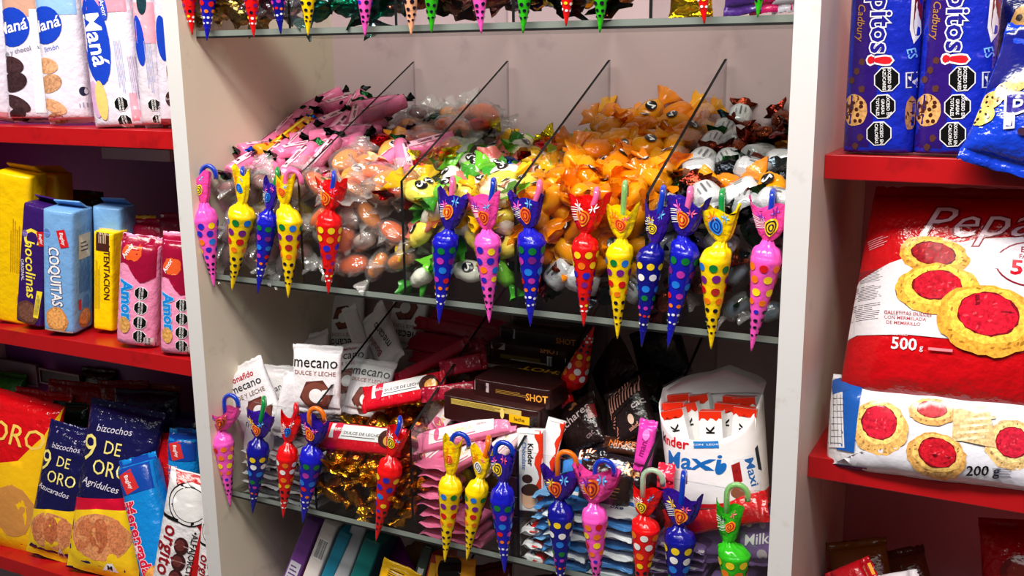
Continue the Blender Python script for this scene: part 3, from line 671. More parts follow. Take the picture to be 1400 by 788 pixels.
def mp(B, Tp, w_, label, yaw=0, ops='m', seed=1, nrm=None, d=.02, bon=True, rot180=False, h=None):
    b, L, X, Y, Z = frame(B, Tp, yaw, nrm); c_ = b+Z*L/2; W_ = w_/max(1, (proj(c_+X*.01)-proj(c_-X*.01)).length/.02); H = L/W_
    o = mec(H-.10, bon=bon) if ops == 'm' else ops
    if rot180: o = [(n_, [(-a, H-q) for a, q in v_], f_, c2, fc) for n_, v_, f_, c2, fc in o]
    pack('alfajor_packet', label, 'packet', B, Tp, w_, d, MC, n=3, m=3, fin=(.009, .009), yaw=yaw, nrm=nrm, ops=o, group='white alfajor packets', seed=seed, rough=.3, bump=.3, wr=.0012)
mp((360, 592, .055), (323, 500, .06), 62, 'white packet leaning left with red and black lettering, ribbed end up', 12, T('Bonafido', -.02, 1.12, .165, (180, 20, 40), 0, .015)+T('mecano', .02, .95, .225, BLK, 0, .004)+T('DE Y LECHE', .06, .76, .12, (120, 90, 80), 0, .004)+nut(.1, .4, .3), 2)
mp((428, 566, .070), (431, 473, .09), 68, 'white packet facing forward with large brown nut print, nearest the first divider', 14, bon=False, seed=3)
mp((384, 600, .05), (404, 512, .075), 30, 'white packet turned edgewise with toothed end, before the nut print packet', 40, [], 4)
mp((372, 590, .10), (376, 500, .125), 52, 'greyish white packet half hidden behind the leftmost white packet', 20, T('mecano', 0, 1.05, .22, (80, 80, 80), 30, .004)+nut(.15, .55, .35), 5)
mp((470, 486, .29), (472, 396, .32), 44, 'white packet upside down in the back corner under the middle tray', 0, rot180=True, seed=6, bon=False)
mp((499, 492, .21), (474, 416, .26), 22, 'narrow white packet edge leaning in front of the back corner', 35, [], 7)
mp((532, 500, .19), (502, 424, .26), 44, 'white packet lying back with red lettering reading downwards', 10, T('Bonafido', -.2, 1.0, .26, (150, 20, 40), 100, .012)+T('mecano', .16, 1.05, .34, BLK, 100, .004), 8)
mp((492, 566, .12), (512, 490, .17), 58, 'white packet with brown nut print just right of the first divider', 10, bon=False, seed=9)
mp((470, 560, .14), (474, 468, .19), 52, 'white packet tucked behind the nut print packet by the divider', 10, seed=10, bon=True)
mp((548, 476, .28), (560, 400, .31), 50, 'white packet in the dark at the back with a nut print', 0, rot180=True, seed=11, bon=False)
mp((420, 520, .2), (420, 455, .24), 50, 'white packet standing behind the forward facing one', 0, [], 12)
mp((345, 640, .042), (352, 560, .055), 40, 'white packet low behind the front panel beside the dark blue umbrella sweet', 0, T('mecano', 0, 1.2, .3, (60, 60, 60), 0, .004), 13)
k = 0
for row in range(5):
    for cx_ in (0, 1):
        p0 = V((.018+.075*cx_, S+.010, Z3+.012+row*.0165)); k += 1
        u0 = proj(p0+V((.035, 0, 0))); u1 = proj(p0+V((.035, .075, 0)))
        pack('alfajor_packet', 'silvery white packet lying flat in the low stack behind the first front panel', 'packet', (u0.x, u0.y, p0.y), (u1.x, u1.y, p0.y+.075), 0, .016, (196, 194, 198), nrm=(0, 0, 1), W=.068, n=3, group='flat stacked white packets', seed=k, rough=.25, ops=R(0, .12, .9, .03, (110, 100, 104))+R(.0, .25, .8, .05, (140, 60, 60)))
# red wafer bars
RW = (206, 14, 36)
def wafer(B, Tp, wpx, label, seed, ops=True, c=RW, nrm=(0, -.8, .6), d=.018, grp='red wafer bars'):
    b, L, X, Y, Z = frame(B, Tp, 0, nrm); c_ = b+Z*L/2; W_ = wpx/max(1, (proj(c_+X*.01)-proj(c_-X*.01)).length/.02); H = L/W_
    o = []
    if ops:
        o = R(-.14, H*.48, .52, H*.66, WHT, name='printed_label')+E(-.2, H*.24, .17, .42, (214, 40, 70), 90, name='printed_logo')+T('Oblitas', -.2, H*.24, .19, WHT, 90, .004, .2)+T('DULCE DE LECHE', -.10, H*.53, .15, (50, 40, 40), 90, .004, sx=1.25)+R(.02, H*.5, .03, H*.4, (90, 90, 90))
        o += E(-.05, H*.84, .32, .36, (70, 30, 24), name='printed_wafer')+E(.02, H*.87, .2, .24, (226, 160, 70), name='printed_wafer')
    return pack('wafer_bar', label, 'bar', B, Tp, wpx, d, c, n=3.2, m=6, fin=(.008, .008), nrm=nrm, ops=o, group=grp, seed=seed, rough=.2, bump=.45, wr=.0011)
wafer((434, 592, .046), (548, 604, .046), 40, 'red wafer bar with white label lying against the front panel', 2)
wafer((492, 545, .11), (604, 522, .13), 36, 'red wafer bar with white label lying on the gold sweets', 3)
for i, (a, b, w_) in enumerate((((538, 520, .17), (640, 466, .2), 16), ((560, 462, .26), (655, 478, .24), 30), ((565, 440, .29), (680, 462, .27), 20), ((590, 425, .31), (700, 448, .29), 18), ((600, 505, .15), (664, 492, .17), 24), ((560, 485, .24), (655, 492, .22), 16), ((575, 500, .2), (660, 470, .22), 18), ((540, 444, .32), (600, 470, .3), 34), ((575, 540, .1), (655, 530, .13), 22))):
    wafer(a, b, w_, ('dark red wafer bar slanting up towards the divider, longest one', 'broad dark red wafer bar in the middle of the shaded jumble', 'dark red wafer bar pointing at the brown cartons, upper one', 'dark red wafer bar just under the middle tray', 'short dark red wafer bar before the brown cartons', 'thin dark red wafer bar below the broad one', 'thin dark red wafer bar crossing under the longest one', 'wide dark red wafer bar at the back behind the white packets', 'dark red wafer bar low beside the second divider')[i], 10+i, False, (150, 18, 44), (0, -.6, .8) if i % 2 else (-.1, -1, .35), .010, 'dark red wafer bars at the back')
s_gold = sp(gold, 'gold_sweet', 'sweet twisted in crinkled gold foil', 'gold foil sweets', 1.15, ('golden', 'deep amber', 'bronze'))
pile(BX[1]+.004, BX[2], Z3, lambda x, y: .105+.34*min(y-.04, .15), lambda rg, p, d, h, y: s_gold(p, d, rg), .0150, .0290, 31, layers=2, y1=.30, zf=.10)
# brown bar cartons in the third compartment
DKB = (46, 16, 16)
def carton(B, hpx, wpx, d, label, ops, yaw=0, c=DKB, grp='brown bar cartons', seed=1):
    return pack('bar_carton', label, 'carton', B, (B[0], B[1]-hpx, B[2]), wpx, d, c, n=12, m=30, fin=(0, 0), yaw=yaw, ops=ops, group=grp, wr=0, waist=0, seed=seed, rough=.3, bump=.05)
AM = (250, 190, 20)
carton((668, 585, .085), 34, 136, .10, 'brown bar carton, lowest at the front, with yellow printed band', R(-.03, .19, .72, .05, (220, 190, 90))+LINES(-.1, .19, .6, .04, 3, DKB, 0)+R(.31, .13, .2, .075, AM)+T('leche', .31, .13, .05, DKB, 0, .01)+E(.14, .16, .02, .05, (250, 220, 120)), 0)
carton((698, 554, .105), 28, 108, .075, 'brown bar carton with orange lettering on its front and top', T('SHOT', .33, .125, .115, (255, 170, 60), 0, .02, sx=.9)+R(-.38, .16, .2, .11, (206, 180, 186))+LINES(-.38, .16, .17, .07, 3, BLK)+LINES(.02, .14, .42, .05, 2, (190, 140, 60))+T('SHOT', .10, .33, .19, AM, 180, .02, sx=1.15, face='T')+R(-.2, .56, .5, .05, (190, 180, 180), face='T'), 0)
carton((712, 513, .20), 12, 116, .07, 'thin brown carton with grey and yellow strip, in the middle of the stack', R(0, .055, .8, .04, (150, 144, 146))+R(.33, .05, .2, .045, (220, 190, 40)), 0)
carton((720, 500, .22), 26, 112, .085, 'brown bar carton with barcode, above the thin one', R(-.36, .19, .18, .1, (190, 170, 176))+BAR(.36, .08, .22, .12)+T('SHOT', .28, .2, .09, (230, 140, 50), 0, .02)+R(-.08, .07, .5, .05, (110, 90, 30)), 0)
carton((735, 476, .25), 22, 112, .09, 'brown bar carton with white label near the top of the stack', R(-.38, .12, .2, .12, (206, 196, 204))+LINES(-.38, .12, .15, .06, 2, BLK)+T('SHOT', .34, .11, .09, (230, 140, 50), 0, .02), 0)
carton((752, 456, .285), 18, 108, .06, 'brown bar carton topmost at the back of the stack', R(.0, .1, .5, .03, (90, 60, 50)), 0)
def wcarton(x, y, z, h, w_, d, label, **k):
    p = proj((x, y, z)); s_ = ppm((x, y, z)); q = proj((x, y, z+h)); pk = pack('bar_carton', label, 'carton', (p.x, p.y, y), (q.x, q.y, y), 0, d, DKB, n=12, m=30, fin=(0, 0), group='brown bar cartons', wr=0, waist=0, W=w_, rough=.3, bump=.05, K=24)
for i in range(5): wcarton(.432+.004*(i % 2), .088, Z3+.009+i*.0295, .028, .136, .095, 'brown bar carton under the visible ones in the front stack')
for i in range(6): wcarton(.430-.004*(i % 2), .205, Z3+.009+i*.0325, .031, .140, .095, 'brown bar carton under the visible ones in the rear stack')
def flatpk(x, y, z, ln, w_, d, label, c_, grp, seed, name='dark_packet'):
    p0 = V((x, y, z)); u0 = proj(p0); u1 = proj(p0+V((0, ln, 0)))
    pack(name, label, 'packet', (u0.x, u0.y, y), (u1.x, u1.y, y+ln), 0, d, c_, nrm=(0, 0, 1), W=w_, n=3, m=3, fin=(.006, .006), group=grp, seed=seed, rough=.3, K=22, rows=10)
for i in range(9):
    for x_ in (.048, .122): flatpk(x_, .155+.01*(i % 2), Z3+.022+i*.0165, .075, .068, .0155, 'white packet lying flat in the deeper stack of the first compartment', (200, 198, 202), 'white packets stacked deeper', i, 'alfajor_packet')
for i in range(7):
    for x_ in (.048, .122): flatpk(x_, .245+.008*(i % 2), Z3+.022+i*.0165, .075, .068, .0155, 'white packet lying flat at the back of the first compartment', (200, 198, 202), 'white packets stacked at the back', i, 'alfajor_packet')
for i in range(5):
    for x_ in (.553, .632): flatpk(x_, .150, Z3+.028+i*.021, .11, .072, .020, 'dark packet lying flat low in the fourth compartment', (34, 20, 20), 'dark packets lying low', i)
# pink bars
PK = (232, 120, 160)
def pbar(B, Tp, wpx, label, seed, nrm=(0, -.7, .7), c=PK, d=.016):
    b, L, X, Y, Z = frame(B, Tp, 0, nrm); c_ = b+Z*L/2; W_ = wpx/max(1, (proj(c_+X*.01)-proj(c_-X*.01)).length/.02); H = L/W_
    o = R(-.04, H*.47, .66, H*.66, (244, 226, 230), name='printed_label')+E(-.1, H*.22, .14, .3, (220, 90, 130), 90)+T('VAINILLA', -.06, H*.47, .26, (226, 204, 120), 90, .01)+LINES(-.12, H*.68, .5, .12, 2, (60, 50, 50), 90)+R(.2, H*.42, .05, H*.4, (200, 120, 150))
    pack('pink_bar', label, 'bar', B, Tp, wpx, d, c, n=3.5, m=6, fin=(.009, .009), nrm=nrm, ops=o, group='pink wafer bars', seed=seed, rough=.25, bump=.3)
pbar((568, 604, .065), (703, 572, .085), 29, 'pink wafer bar with white label lying across the others on top', 1)
pbar((592, 596, .10), (642, 532, .13), 36, 'pink wafer bar pointing back under the brown cartons', 2)
pbar((652, 640, .06), (720, 574, .09), 28, 'pale wafer bar leaning on the third divider', 3, c=(222, 190, 196))
pbar((568, 632, .055), (612, 596, .08), 30, 'pink wafer bar end behind the topmost yellow umbrella sweet', 4)
pbar((600, 640, .06), (664, 604, .07), 28, 'pink wafer bar half hidden under the topmost one', 5)
pbar((632, 575, .13), (660, 540, .15), 20, 'pink wafer bar tip in the shade below the cartons', 6)
k = 0
for row in range(8):
    for cx_ in range(2):
        k += 1
        if cx_ == 1 and row > 2: continue
        p0 = V((BX[2]+.030+.048*cx_+random.uniform(-.004, .004), S+.006+random.uniform(0, .006), Z3+.010+row*.0150)); u0 = proj(p0); u1 = proj(p0+V((0, .09, 0)))
        pack('pink_bar', 'pink wafer bar lying end-on in the low stack behind the third front panel', 'bar', (u0.x, u0.y, p0.y), (u1.x, u1.y, p0.y+.09), 0, .014, (228, 112, 154), nrm=(0, 0, 1), W=.05, n=3, group='pink wafer bars stacked end-on', seed=k, rough=.3, K=30)
# fourth compartment: chocolate sticks, bars, striped packets, brown packets
def stick(B, Tp, wpx, label, seed, yaw=0, txt=True, d=.02, W=None):
    b, L, X, Y, Z = frame(B, Tp, yaw); c_ = b+Z*L/2; W_ = wpx/max(1, (proj(c_+X*.01)-proj(c_-X*.01)).length/.02); H = L/W_
    wv = [(.5, 0)]+[(.26+.10*math.sin(i*1.5), H*i/12) for i in range(13)]+[(.5, H)]
    o = G(wv, (226, 50, 20), name='printed_wave')+R(0, H*.97, 1, .1, (240, 240, 240))
    if txt: o += T('Kinder', .02, H*.70, .30, (20, 20, 20), -90, .02)+T('Chocolate', -.22, H*.68, .24, (40, 110, 190), -90, .006)+E(-.1, H*.4, .2, .16, (60, 30, 30), name='printed_bar')+E(-.05, H*.18, .30, .42, (226, 180, 150), name='printed_face_oval')+E(.0, H*.27, .34, .22, (60, 34, 24), 10, name='printed_hair')
    pack('chocolate_stick', label, 'bar', B, Tp, wpx, d, (240, 238, 240), n=7, m=20, fin=(0, 0), yaw=yaw, ops=o, group='white and red chocolate sticks', wr=.0004, waist=0, seed=seed, rough=.25, bump=.15, g=W_/6)
stick((725, 700, .043), (724, 588, .06), 36, 'white chocolate stick box with red wavy edge right of the third divider', 1, 8)
stick((742, 650, .06), (762, 574, .085), 26, 'red and white chocolate stick leaning right behind the first one', 2, 20, False)
for i, (u, v) in enumerate(((722, 722), (726, 742), (728, 762))):
    p0 = P(u, v, S+.006); u1 = proj(p0+V((.002, .08, 0)))
    pack('chocolate_stick', f'small white and red bar end lying flat, {("top", "middle", "bottom")[i]} of three by the third divider', 'bar', (u, v, p0.y), (u1.x, u1.y, p0.y+.08), 0, .015, (238, 236, 238) if i != 1 else (232, 230, 232), nrm=(-.15+.15*i, 0, 1), W=.03, n=3, m=7, fin=(.004, .004), seed=i, ops=R(.25, .4, .5, 1.6, (214, 30, 30))+T('K', -.1, .4, .5, BLK, 0, .02))
def cbar(B, Tp, wpx, label, c, ops, seed, nrm=(0, -.7, .7), d=.018):
    pack('chocolate_bar', label, 'bar', B, Tp, wpx, d, c, n=3, m=5, nrm=nrm, ops=ops, seed=seed, rough=.22, bump=.4)
cbar((760, 633, .08), (824, 622, .08), 30, 'blue and dark chocolate bar with white letters behind the blue umbrella sweet', (18, 20, 30), R(.2, .9, .5, 1.4, (60, 130, 210))+T('bik', -.15, 1.5, .62, (244, 236, 226), 90, .02, .1, out=((230, 110, 30), .03)), 1)
cbar((818, 630, .075), (876, 644, .075), 34, 'dark chocolate bar with blue stripes and pale orange letters', (28, 22, 30), R(.15, .5, .35, 1.2, (60, 110, 190))+R(-.1, .4, .12, 1.2, (220, 226, 234))+T('oke', .1, 1.25, .6, (255, 220, 150), 90, .02, .1, out=((230, 100, 30), .03)), 2)
cbar((822, 604, .11), (880, 612, .11), 24, 'brown chocolate bar with orange letters behind the striped one', (60, 30, 20), T('NIKKE', 0, 1.2, .55, (190, 100, 40), 90, .02), 3)
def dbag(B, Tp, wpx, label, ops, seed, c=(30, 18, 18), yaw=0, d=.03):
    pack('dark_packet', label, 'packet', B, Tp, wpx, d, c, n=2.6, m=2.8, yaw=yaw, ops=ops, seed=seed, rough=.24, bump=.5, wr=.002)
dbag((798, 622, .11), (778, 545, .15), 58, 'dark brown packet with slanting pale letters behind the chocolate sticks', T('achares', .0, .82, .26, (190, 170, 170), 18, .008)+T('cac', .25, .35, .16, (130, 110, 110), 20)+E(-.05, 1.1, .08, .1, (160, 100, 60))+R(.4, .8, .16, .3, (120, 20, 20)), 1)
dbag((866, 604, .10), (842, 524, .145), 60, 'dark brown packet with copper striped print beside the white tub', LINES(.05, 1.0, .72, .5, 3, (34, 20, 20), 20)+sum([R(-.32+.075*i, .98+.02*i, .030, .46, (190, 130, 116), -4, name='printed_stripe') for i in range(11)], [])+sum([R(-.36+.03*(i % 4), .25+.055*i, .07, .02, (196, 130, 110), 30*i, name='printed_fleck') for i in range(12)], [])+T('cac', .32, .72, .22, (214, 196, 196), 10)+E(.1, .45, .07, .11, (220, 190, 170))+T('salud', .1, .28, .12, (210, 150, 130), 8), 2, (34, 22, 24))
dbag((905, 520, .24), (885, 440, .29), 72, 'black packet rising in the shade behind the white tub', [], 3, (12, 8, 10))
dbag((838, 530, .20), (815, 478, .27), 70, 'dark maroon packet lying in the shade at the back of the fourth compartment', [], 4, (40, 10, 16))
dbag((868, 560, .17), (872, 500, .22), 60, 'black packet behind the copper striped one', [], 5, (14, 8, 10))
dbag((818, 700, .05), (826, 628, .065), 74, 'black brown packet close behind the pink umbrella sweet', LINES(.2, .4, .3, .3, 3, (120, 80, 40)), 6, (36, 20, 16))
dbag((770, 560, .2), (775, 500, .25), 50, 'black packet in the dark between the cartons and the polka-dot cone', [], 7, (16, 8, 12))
umbrella('red', 'red umbrella sweet lying in the lower tray beside the brown cartons', (812, 446), (786, 516), 34, (774, 535), (764, 553), 34, None, .17, None, 'redw', 77)
pack('magenta_bar', 'magenta bar standing between the copper striped packet and the tub', 'bar', (874, 646, .062), (884, 575, .08), 24, .014, (222, 60, 170), nrm=(-.1, -1, .2), m=6, n=3, seed=4, ops=T('mani', 0, 1.3, .5, (150, 30, 110), 80)+E(.1, 2.0, .2, .3, (240, 130, 210)))
k = 0
for row in range(7):
    for cx_ in range(2):
        k += 1; p0 = V((BX[3]+.066+.064*cx_+random.uniform(-.003, .003), S+.006+random.uniform(0, .004), Z3+.011+row*.0145)); u0 = proj(p0); u1 = proj(p0+V((0, .09, 0)))
        cc = (232, 236, 240) if (row+cx_) % 2 else (60, 130, 200)
        pack('striped_bar', 'blue and white bar lying end-on in the stack behind the fourth front panel', 'bar', (u0.x, u0.y, p0.y), (u1.x, u1.y, p0.y+.09), 0, .0142, (226, 230, 236), nrm=(0, 0, 1), W=.062, n=3, m=3.4, fin=(.004, .004), group='blue and white bars stacked end-on', seed=k, rough=.25, K=30, mat=film(cc, .3), ops=T('oke', .0, .25, .2, (40, 50, 110), 0, .02)+R(0, .5, .96, .16, (30, 90, 170) if (row+cx_) % 2 else WHT))
for row in range(6):
    p0 = V((BX[3]+.030, S+.007, Z3+.030+row*.0155)); u0 = proj(p0); u1 = proj(p0+V((-.004, .05, 0)))
    pack('striped_bar', 'light blue bar end with toothed edge beside the white and red sticks', 'bar', (u0.x+random.uniform(-3, 3), u0.y, p0.y), (u1.x, u1.y, p0.y+.05), 0, .014, (120, 176, 226) if row % 2 else (70, 140, 206), nrm=(-.3, -.2, 1), W=.028, fin=(.007, .007), group='light blue bar ends', seed=row+50, rough=.25)
# white chocolate tub with nine bars
pb = P(974, 700, .060); ptp = P(961, 552, .082)
axz = (ptp-pb).normalized(); Hh = (ptp-pb).length; Xt = V((1, 0, 0)); Xt = (Xt-axz*Xt.dot(axz)).normalized(); Yt = axz.cross(Xt)
Wt = 146/2/ppm(ptp); Wb = 138/2/ppm(pb)
mt = Matrix(((Xt.x, Yt.x, axz.x, pb.x), (Xt.y, Yt.y, axz.y, pb.y+.03), (Xt.z, Yt.z, axz.z, pb.z), (0, 0, 0, 1)))
tub = thing('chocolate_tub', 'white cardboard tub with red and blue lettering, lid raised, full of red-topped bars', 'tub', mt)
K = 48; DY = .040
def tubp(q, z, off=0):
    s = z/Hh; rx = Wb*(1-s)+Wt*s+off; ry = DY*(.92+.08*s)+off; e = 2/2.6
    return V((rx*math.copysign(abs(math.cos(q))**e, math.cos(q)), ry*math.copysign(abs(math.sin(q))**e, math.sin(q)), z))
def rim(q):
    f = max(0, -math.sin(q)); return Hh*(1-.37*f**1.15)
rs = []
for i in range(13):
    rs.append([tubp(2*PI*k/K, rim(2*PI*k/K)*i/12) for k in range(K)])
for i in range(13):
    t = 1-i/12*.96; rs.append([tubp(2*PI*k/K, rim(2*PI*k/K)*t, -.0016) for k in range(K)])
v, f = rings(rs, True, True); CARD = M((234, 228, 232), .45, 0, .1, 40)
obj('tub_body', v, f, CARD, tub)
# raised lid: back flap with a curved band
ls = []; lv = []
n_ = 24
def lidp(i, s, off):
    q = PI*(.02+.96*i/n_); b0 = tubp(q, Hh); xx = b0.x*(1+.02*s); 
    hh = .027*(1-(abs(xx)/Wt)**3.2*.55)+.008*math.exp(-((xx-.012)/.014)**2)
    return V((xx, b0.y-.004+off+.016*s, Hh+hh*s))
rows = [[lidp(i, s, o_) for i in range(n_+1)] for s, o_ in ((0, 0), (.5, 0), (.93, 0), (1, 0), (1, .0015), (.5, .0015), (0, .0015))]
lv = [p for r in rows for p in r]; lf = [(a*(n_+1)+i, a*(n_+1)+i+1, (a+1)*(n_+1)+i+1, (a+1)*(n_+1)+i) for a in range(6) for i in range(n_)]
obj('raised_lid', lv, lf, CARD, tub)
rows = [[V((lidp(i, 1, 0).x*(1-.05*s), lidp(i, 1, 0).y-.016*s, lidp(i, 1, 0).z-.004*s)) for i in range(2, n_-1)] for s in (0, .5, 1)]
m_ = n_-3; obj('lid_rim', [p for r in rows for p in r], [(a*m_+i, a*m_+i+1, (a+1)*m_+i+1, (a+1)*m_+i) for a in range(2) for i in range(m_-1)], CARD, tub)
def tubsurf(face, a, b, lift):
    q = -PI/2+a/(Wt*.80); q = min(max(q, -PI+.02), .6); z = min(max(b, .001), rim(q)-.0006); p = tubp(q, z, lift); return p
ops = T('k', -.052, .0880, .018, BLK, -14, .02)+T('inder', -.031, .0825, .018, (214, 16, 30), -10, .02)+R(.001, .0800, .017, .009, (40, 120, 200), 0, name='printed_badge')+T('CON LECHE', .001, .0800, .0032, WHT, 0, .01)
ops += T('Maxi', -.018, .0585, .029, (24, 100, 180), -4, .018, .12, 1.05)
ops += G([(.022, .060), (.045, .066), (.064, .062), (.060, .020), (.03, .022)], (222, 220, 228), name='printed_picture')+G([(.020, .054), (.030, .058), (.032, .034), (.022, .026)], (150, 20, 26), name='printed_bar')+T('Maxi', .046, .044, .019, (24, 90, 160), -78, .02, .1)+G([(.054, .072), (.060, .076), (.066, .044), (.058, .046)], (20, 24, 40), name='printed_shadow')+E(.010, .050, .004, .008, (24, 100, 180), -30)
ops += G([(-.075, .0), (.10, .0), (.10, .022), (.05, .016), (.0, .006), (-.075, .008)], (198, 18, 28), name='printed_band')+E(.026, .020, .009, .007, (140, 80, 60), name='printed_hazelnut')
lay(tub, tubsurf, ops, 1, .006, .0005, .00006)
bw = ('back row leftmost', 'back row second', 'back row third', 'back row rightmost', 'middle row leftmost', 'middle row second', 'middle row third', 'front row left', 'front row middle', 'front row right')
for i, (bx_, by_, dz, rt) in enumerate(((-.044, .021, -.002, -2), (-.012, .022, -.004, -7), (.018, .021, -.008, 6), (.043, .017, -.010, -2), (-.046, .003, -.012, -2), (-.018, .004, -.014, -10), (.012, .003, -.016, 6), (-.032, -.014, -.020, -9), (.003, -.018, -.024, 2), (.036, -.013, -.020, 9))):
    L_ = .085; W_ = .029; H_ = L_/W_
    tw = [(-.5, H_)]+[(-.5+j/8, H_-.34-.08*math.sin(j*2.1+i)) for j in range(9)]+[(.5, H_)]
    o = G(tw, (226, 44, 14), name='printed_red_end')+T('K', .0, H_-.82, .50, BLK, 90, .03)+R(0, 0, .98, .50, (224, 44, 16), face='T', name='printed_red_end')
    r, _, _ = pack('tub_bar', f'white chocolate bar with red end in the tub, {bw[i]}', 'bar', (960, 600, .12), (960, 560, .12), 0, .016, (240, 238, 238), W=W_, n=9, m=26, fin=(0, 0), wr=0, waist=0, ops=[], group='bars in the white tub', seed=i, rough=.35, bump=.1)
    D.objects.remove(r.children[0])
    v, f = boxgeo((-W_/2, -.008, 0), (W_/2, .008, L_)); cb_ = obj('wrapper', v, f, M((240, 238, 238), .35, 0, .1, 55), r, False)
    def bs_(face, a, b, lift): return V((a, -.008-lift, b)) if face == 'F' else V((a, b, L_+lift))
    lay(r, bs_, o, W_, 0)
    r.matrix_world = mt @ Matrix.Translation((bx_, by_, Hh+dz*.8+.004-L_)) @ Matrix.Rotation(math.radians(rt), 4, 'Y')
# lilac chocolate packets under the tub
def lil(B, Tp, wpx, label, seed, yaw=0, nrm=None, ops=(), d=.02, W=None, c=(128, 98, 158)):
    pack('lilac_packet', label, 'packet', B, Tp, wpx, d, c, n=3, m=4, yaw=yaw, nrm=nrm, ops=ops, group='lilac chocolate packets', seed=seed, rough=.22, W=W)
lil((968, 770, .05), (966, 708, .07), 66, 'lilac chocolate packet with face up left of the green umbrella sweet', 1, 0, (0, -1, .5), T('Leger', -.25, .75, .14, WHT)+E(-.1, .4, .2, .12, (90, 60, 110)))
lil((1040, 776, .045), (1034, 694, .065), 60, 'lilac chocolate packet with white script right of the green umbrella sweet', 2, 0, (0, -1, .3), T('Milka', .02, .62, .34, WHT, 6, .012, .25)+T('Leche', .2, 1.12, .14, WHT, 12)+E(-.2, .95, .07, .06, WHT)+E(.12, .98, .08, .12, (170, 150, 190))+E(.05, .28, .12, .12, (190, 180, 190)))
for row in range(6):
    p0 = V((BX[4]+.045, S+.007, Z3+.010+row*.0125)); u0 = proj(p0); u1 = proj(p0+V((0, .09, 0)))
    lil((u0.x, u0.y, p0.y), (u1.x, u1.y, p0.y+.09), 0, 'lilac packet lying end-on with pale toothed edge in the low stack', 10+row, 0, (0, 0, 1), R(0, .06, .98, .10, (220, 214, 220)), .012, .07)
    p0 = V((BX[4]+.118, S+.007, Z3+.010+row*.0125)); u0 = proj(p0); u1 = proj(p0+V((0, .09, 0)))
    if row < 3: lil((u0.x, u0.y, p0.y), (u1.x, u1.y, p0.y+.09), 0, 'lilac packet lying end-on with pale toothed edge in the low stack', 30+row, 0, (0, 0, 1), R(0, .06, .98, .10, (220, 214, 220)), .012, .07)
pack('red_packet', 'red flat packet lying under the white tub', 'packet', (905, 716, .05), (1046, 690, .05), 42, .016, (196, 14, 24), nrm=(0, -.8, .6), n=3, m=5, seed=3)
pack('red_packet', 'small red flowered packet left of the white tub, by the clear hook', 'packet', (905, 668, .045), (908, 634, .055), 24, .012, (226, 40, 70), seed=5, yaw=-15, ops=flower(0, .8, .3, (250, 170, 190), 1)+flower(.1, .3, .25, (180, 10, 40), 1))
# ---------------------------------------------------------------- lowest tray: thin cartons and sachets in the shade
def down(B, Tp, wpx, ops, k):
    up_ = k*math.hypot(B[0]-Tp[0], B[1]-Tp[1])/wpx
    return tuple(t+(q-t)*(1+k) for q, t in zip(B, Tp)), [(n_, [(p, q+up_) for p, q in v_], f_, c_, fc) for n_, v_, f_, c_, fc in ops]
def slim(B, Tp, wpx, label, c, ops, seed, yaw=10, d=.09):
    B, ops = down(B, Tp, wpx, ops, .58)
    pack('slim_carton', label, 'carton', B, Tp, wpx, d, c, n=10, m=30, fin=(0, 0), wr=0, waist=0, yaw=yaw, ops=ops, seed=seed, rough=.3, bump=.05, group='slim cartons in the lowest tray')
slim((378, 838, .08), (428, 712, .11), 22, 'purple slim carton leaning right, leftmost in the lowest tray', (110, 60, 140), R(0, 2.5, .7, 3, (200, 196, 210))+LINES(0, 2.5, .5, 2.6, 6, (90, 60, 120)), 1)
slim((402, 846, .075), (452, 716, .11), 22, 'orange and white slim carton with barcode in the lowest tray', (222, 214, 210), BAR(0, 5.1, .6, 1.4)+R(0, 3.2, .9, 1.6, (226, 130, 40))+R(.1, 1.6, .6, 1.4, (170, 30, 90)), 2)
slim((424, 846, .075), (472, 728, .11), 18, 'teal slim carton in the lowest tray', (30, 120, 150), [], 3)
slim((442, 852, .075), (496, 706, .13), 22, 'grey slim carton with red top in the lowest tray', (176, 176, 182), R(0, 6.2, .95, 2.2, (170, 26, 26)), 4)
slim((470, 846, .075), (510, 738, .11), 26, 'green and teal slim carton beside the lowest divider', (20, 110, 110), R(.2, 3, .4, 3, (30, 120, 50)), 5)
slim((560, 830, .08), (585, 748, .12), 16, 'black and white slim carton behind the yellow sachet', (60, 70, 64), R(0, 4, .5, 3, (190, 196, 196)), 6)
slim((578, 838, .08), (597, 758, .11), 16, 'red and orange slim carton behind the yellow sachet', (190, 60, 40), R(0, 3, .6, 2, (230, 170, 40)), 7)
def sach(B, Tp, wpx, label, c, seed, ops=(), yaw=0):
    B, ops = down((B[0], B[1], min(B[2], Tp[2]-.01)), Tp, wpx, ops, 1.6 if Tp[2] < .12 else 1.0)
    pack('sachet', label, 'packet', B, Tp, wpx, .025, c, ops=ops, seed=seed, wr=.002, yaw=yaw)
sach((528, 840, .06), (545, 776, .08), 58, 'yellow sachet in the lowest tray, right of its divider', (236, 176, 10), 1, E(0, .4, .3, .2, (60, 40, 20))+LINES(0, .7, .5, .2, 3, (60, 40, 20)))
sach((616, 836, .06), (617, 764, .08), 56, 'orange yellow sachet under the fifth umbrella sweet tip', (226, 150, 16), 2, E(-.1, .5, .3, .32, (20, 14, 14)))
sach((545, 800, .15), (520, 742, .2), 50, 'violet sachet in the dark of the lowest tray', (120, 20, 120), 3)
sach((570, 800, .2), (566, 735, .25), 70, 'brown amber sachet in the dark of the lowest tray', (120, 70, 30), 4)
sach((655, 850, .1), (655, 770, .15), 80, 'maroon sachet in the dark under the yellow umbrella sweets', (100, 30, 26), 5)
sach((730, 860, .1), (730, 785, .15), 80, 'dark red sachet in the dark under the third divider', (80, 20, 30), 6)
sach((455, 760, .26), (450, 705, .3), 60, 'wine red sachet at the dark back of the lowest tray', (90, 20, 40), 7)
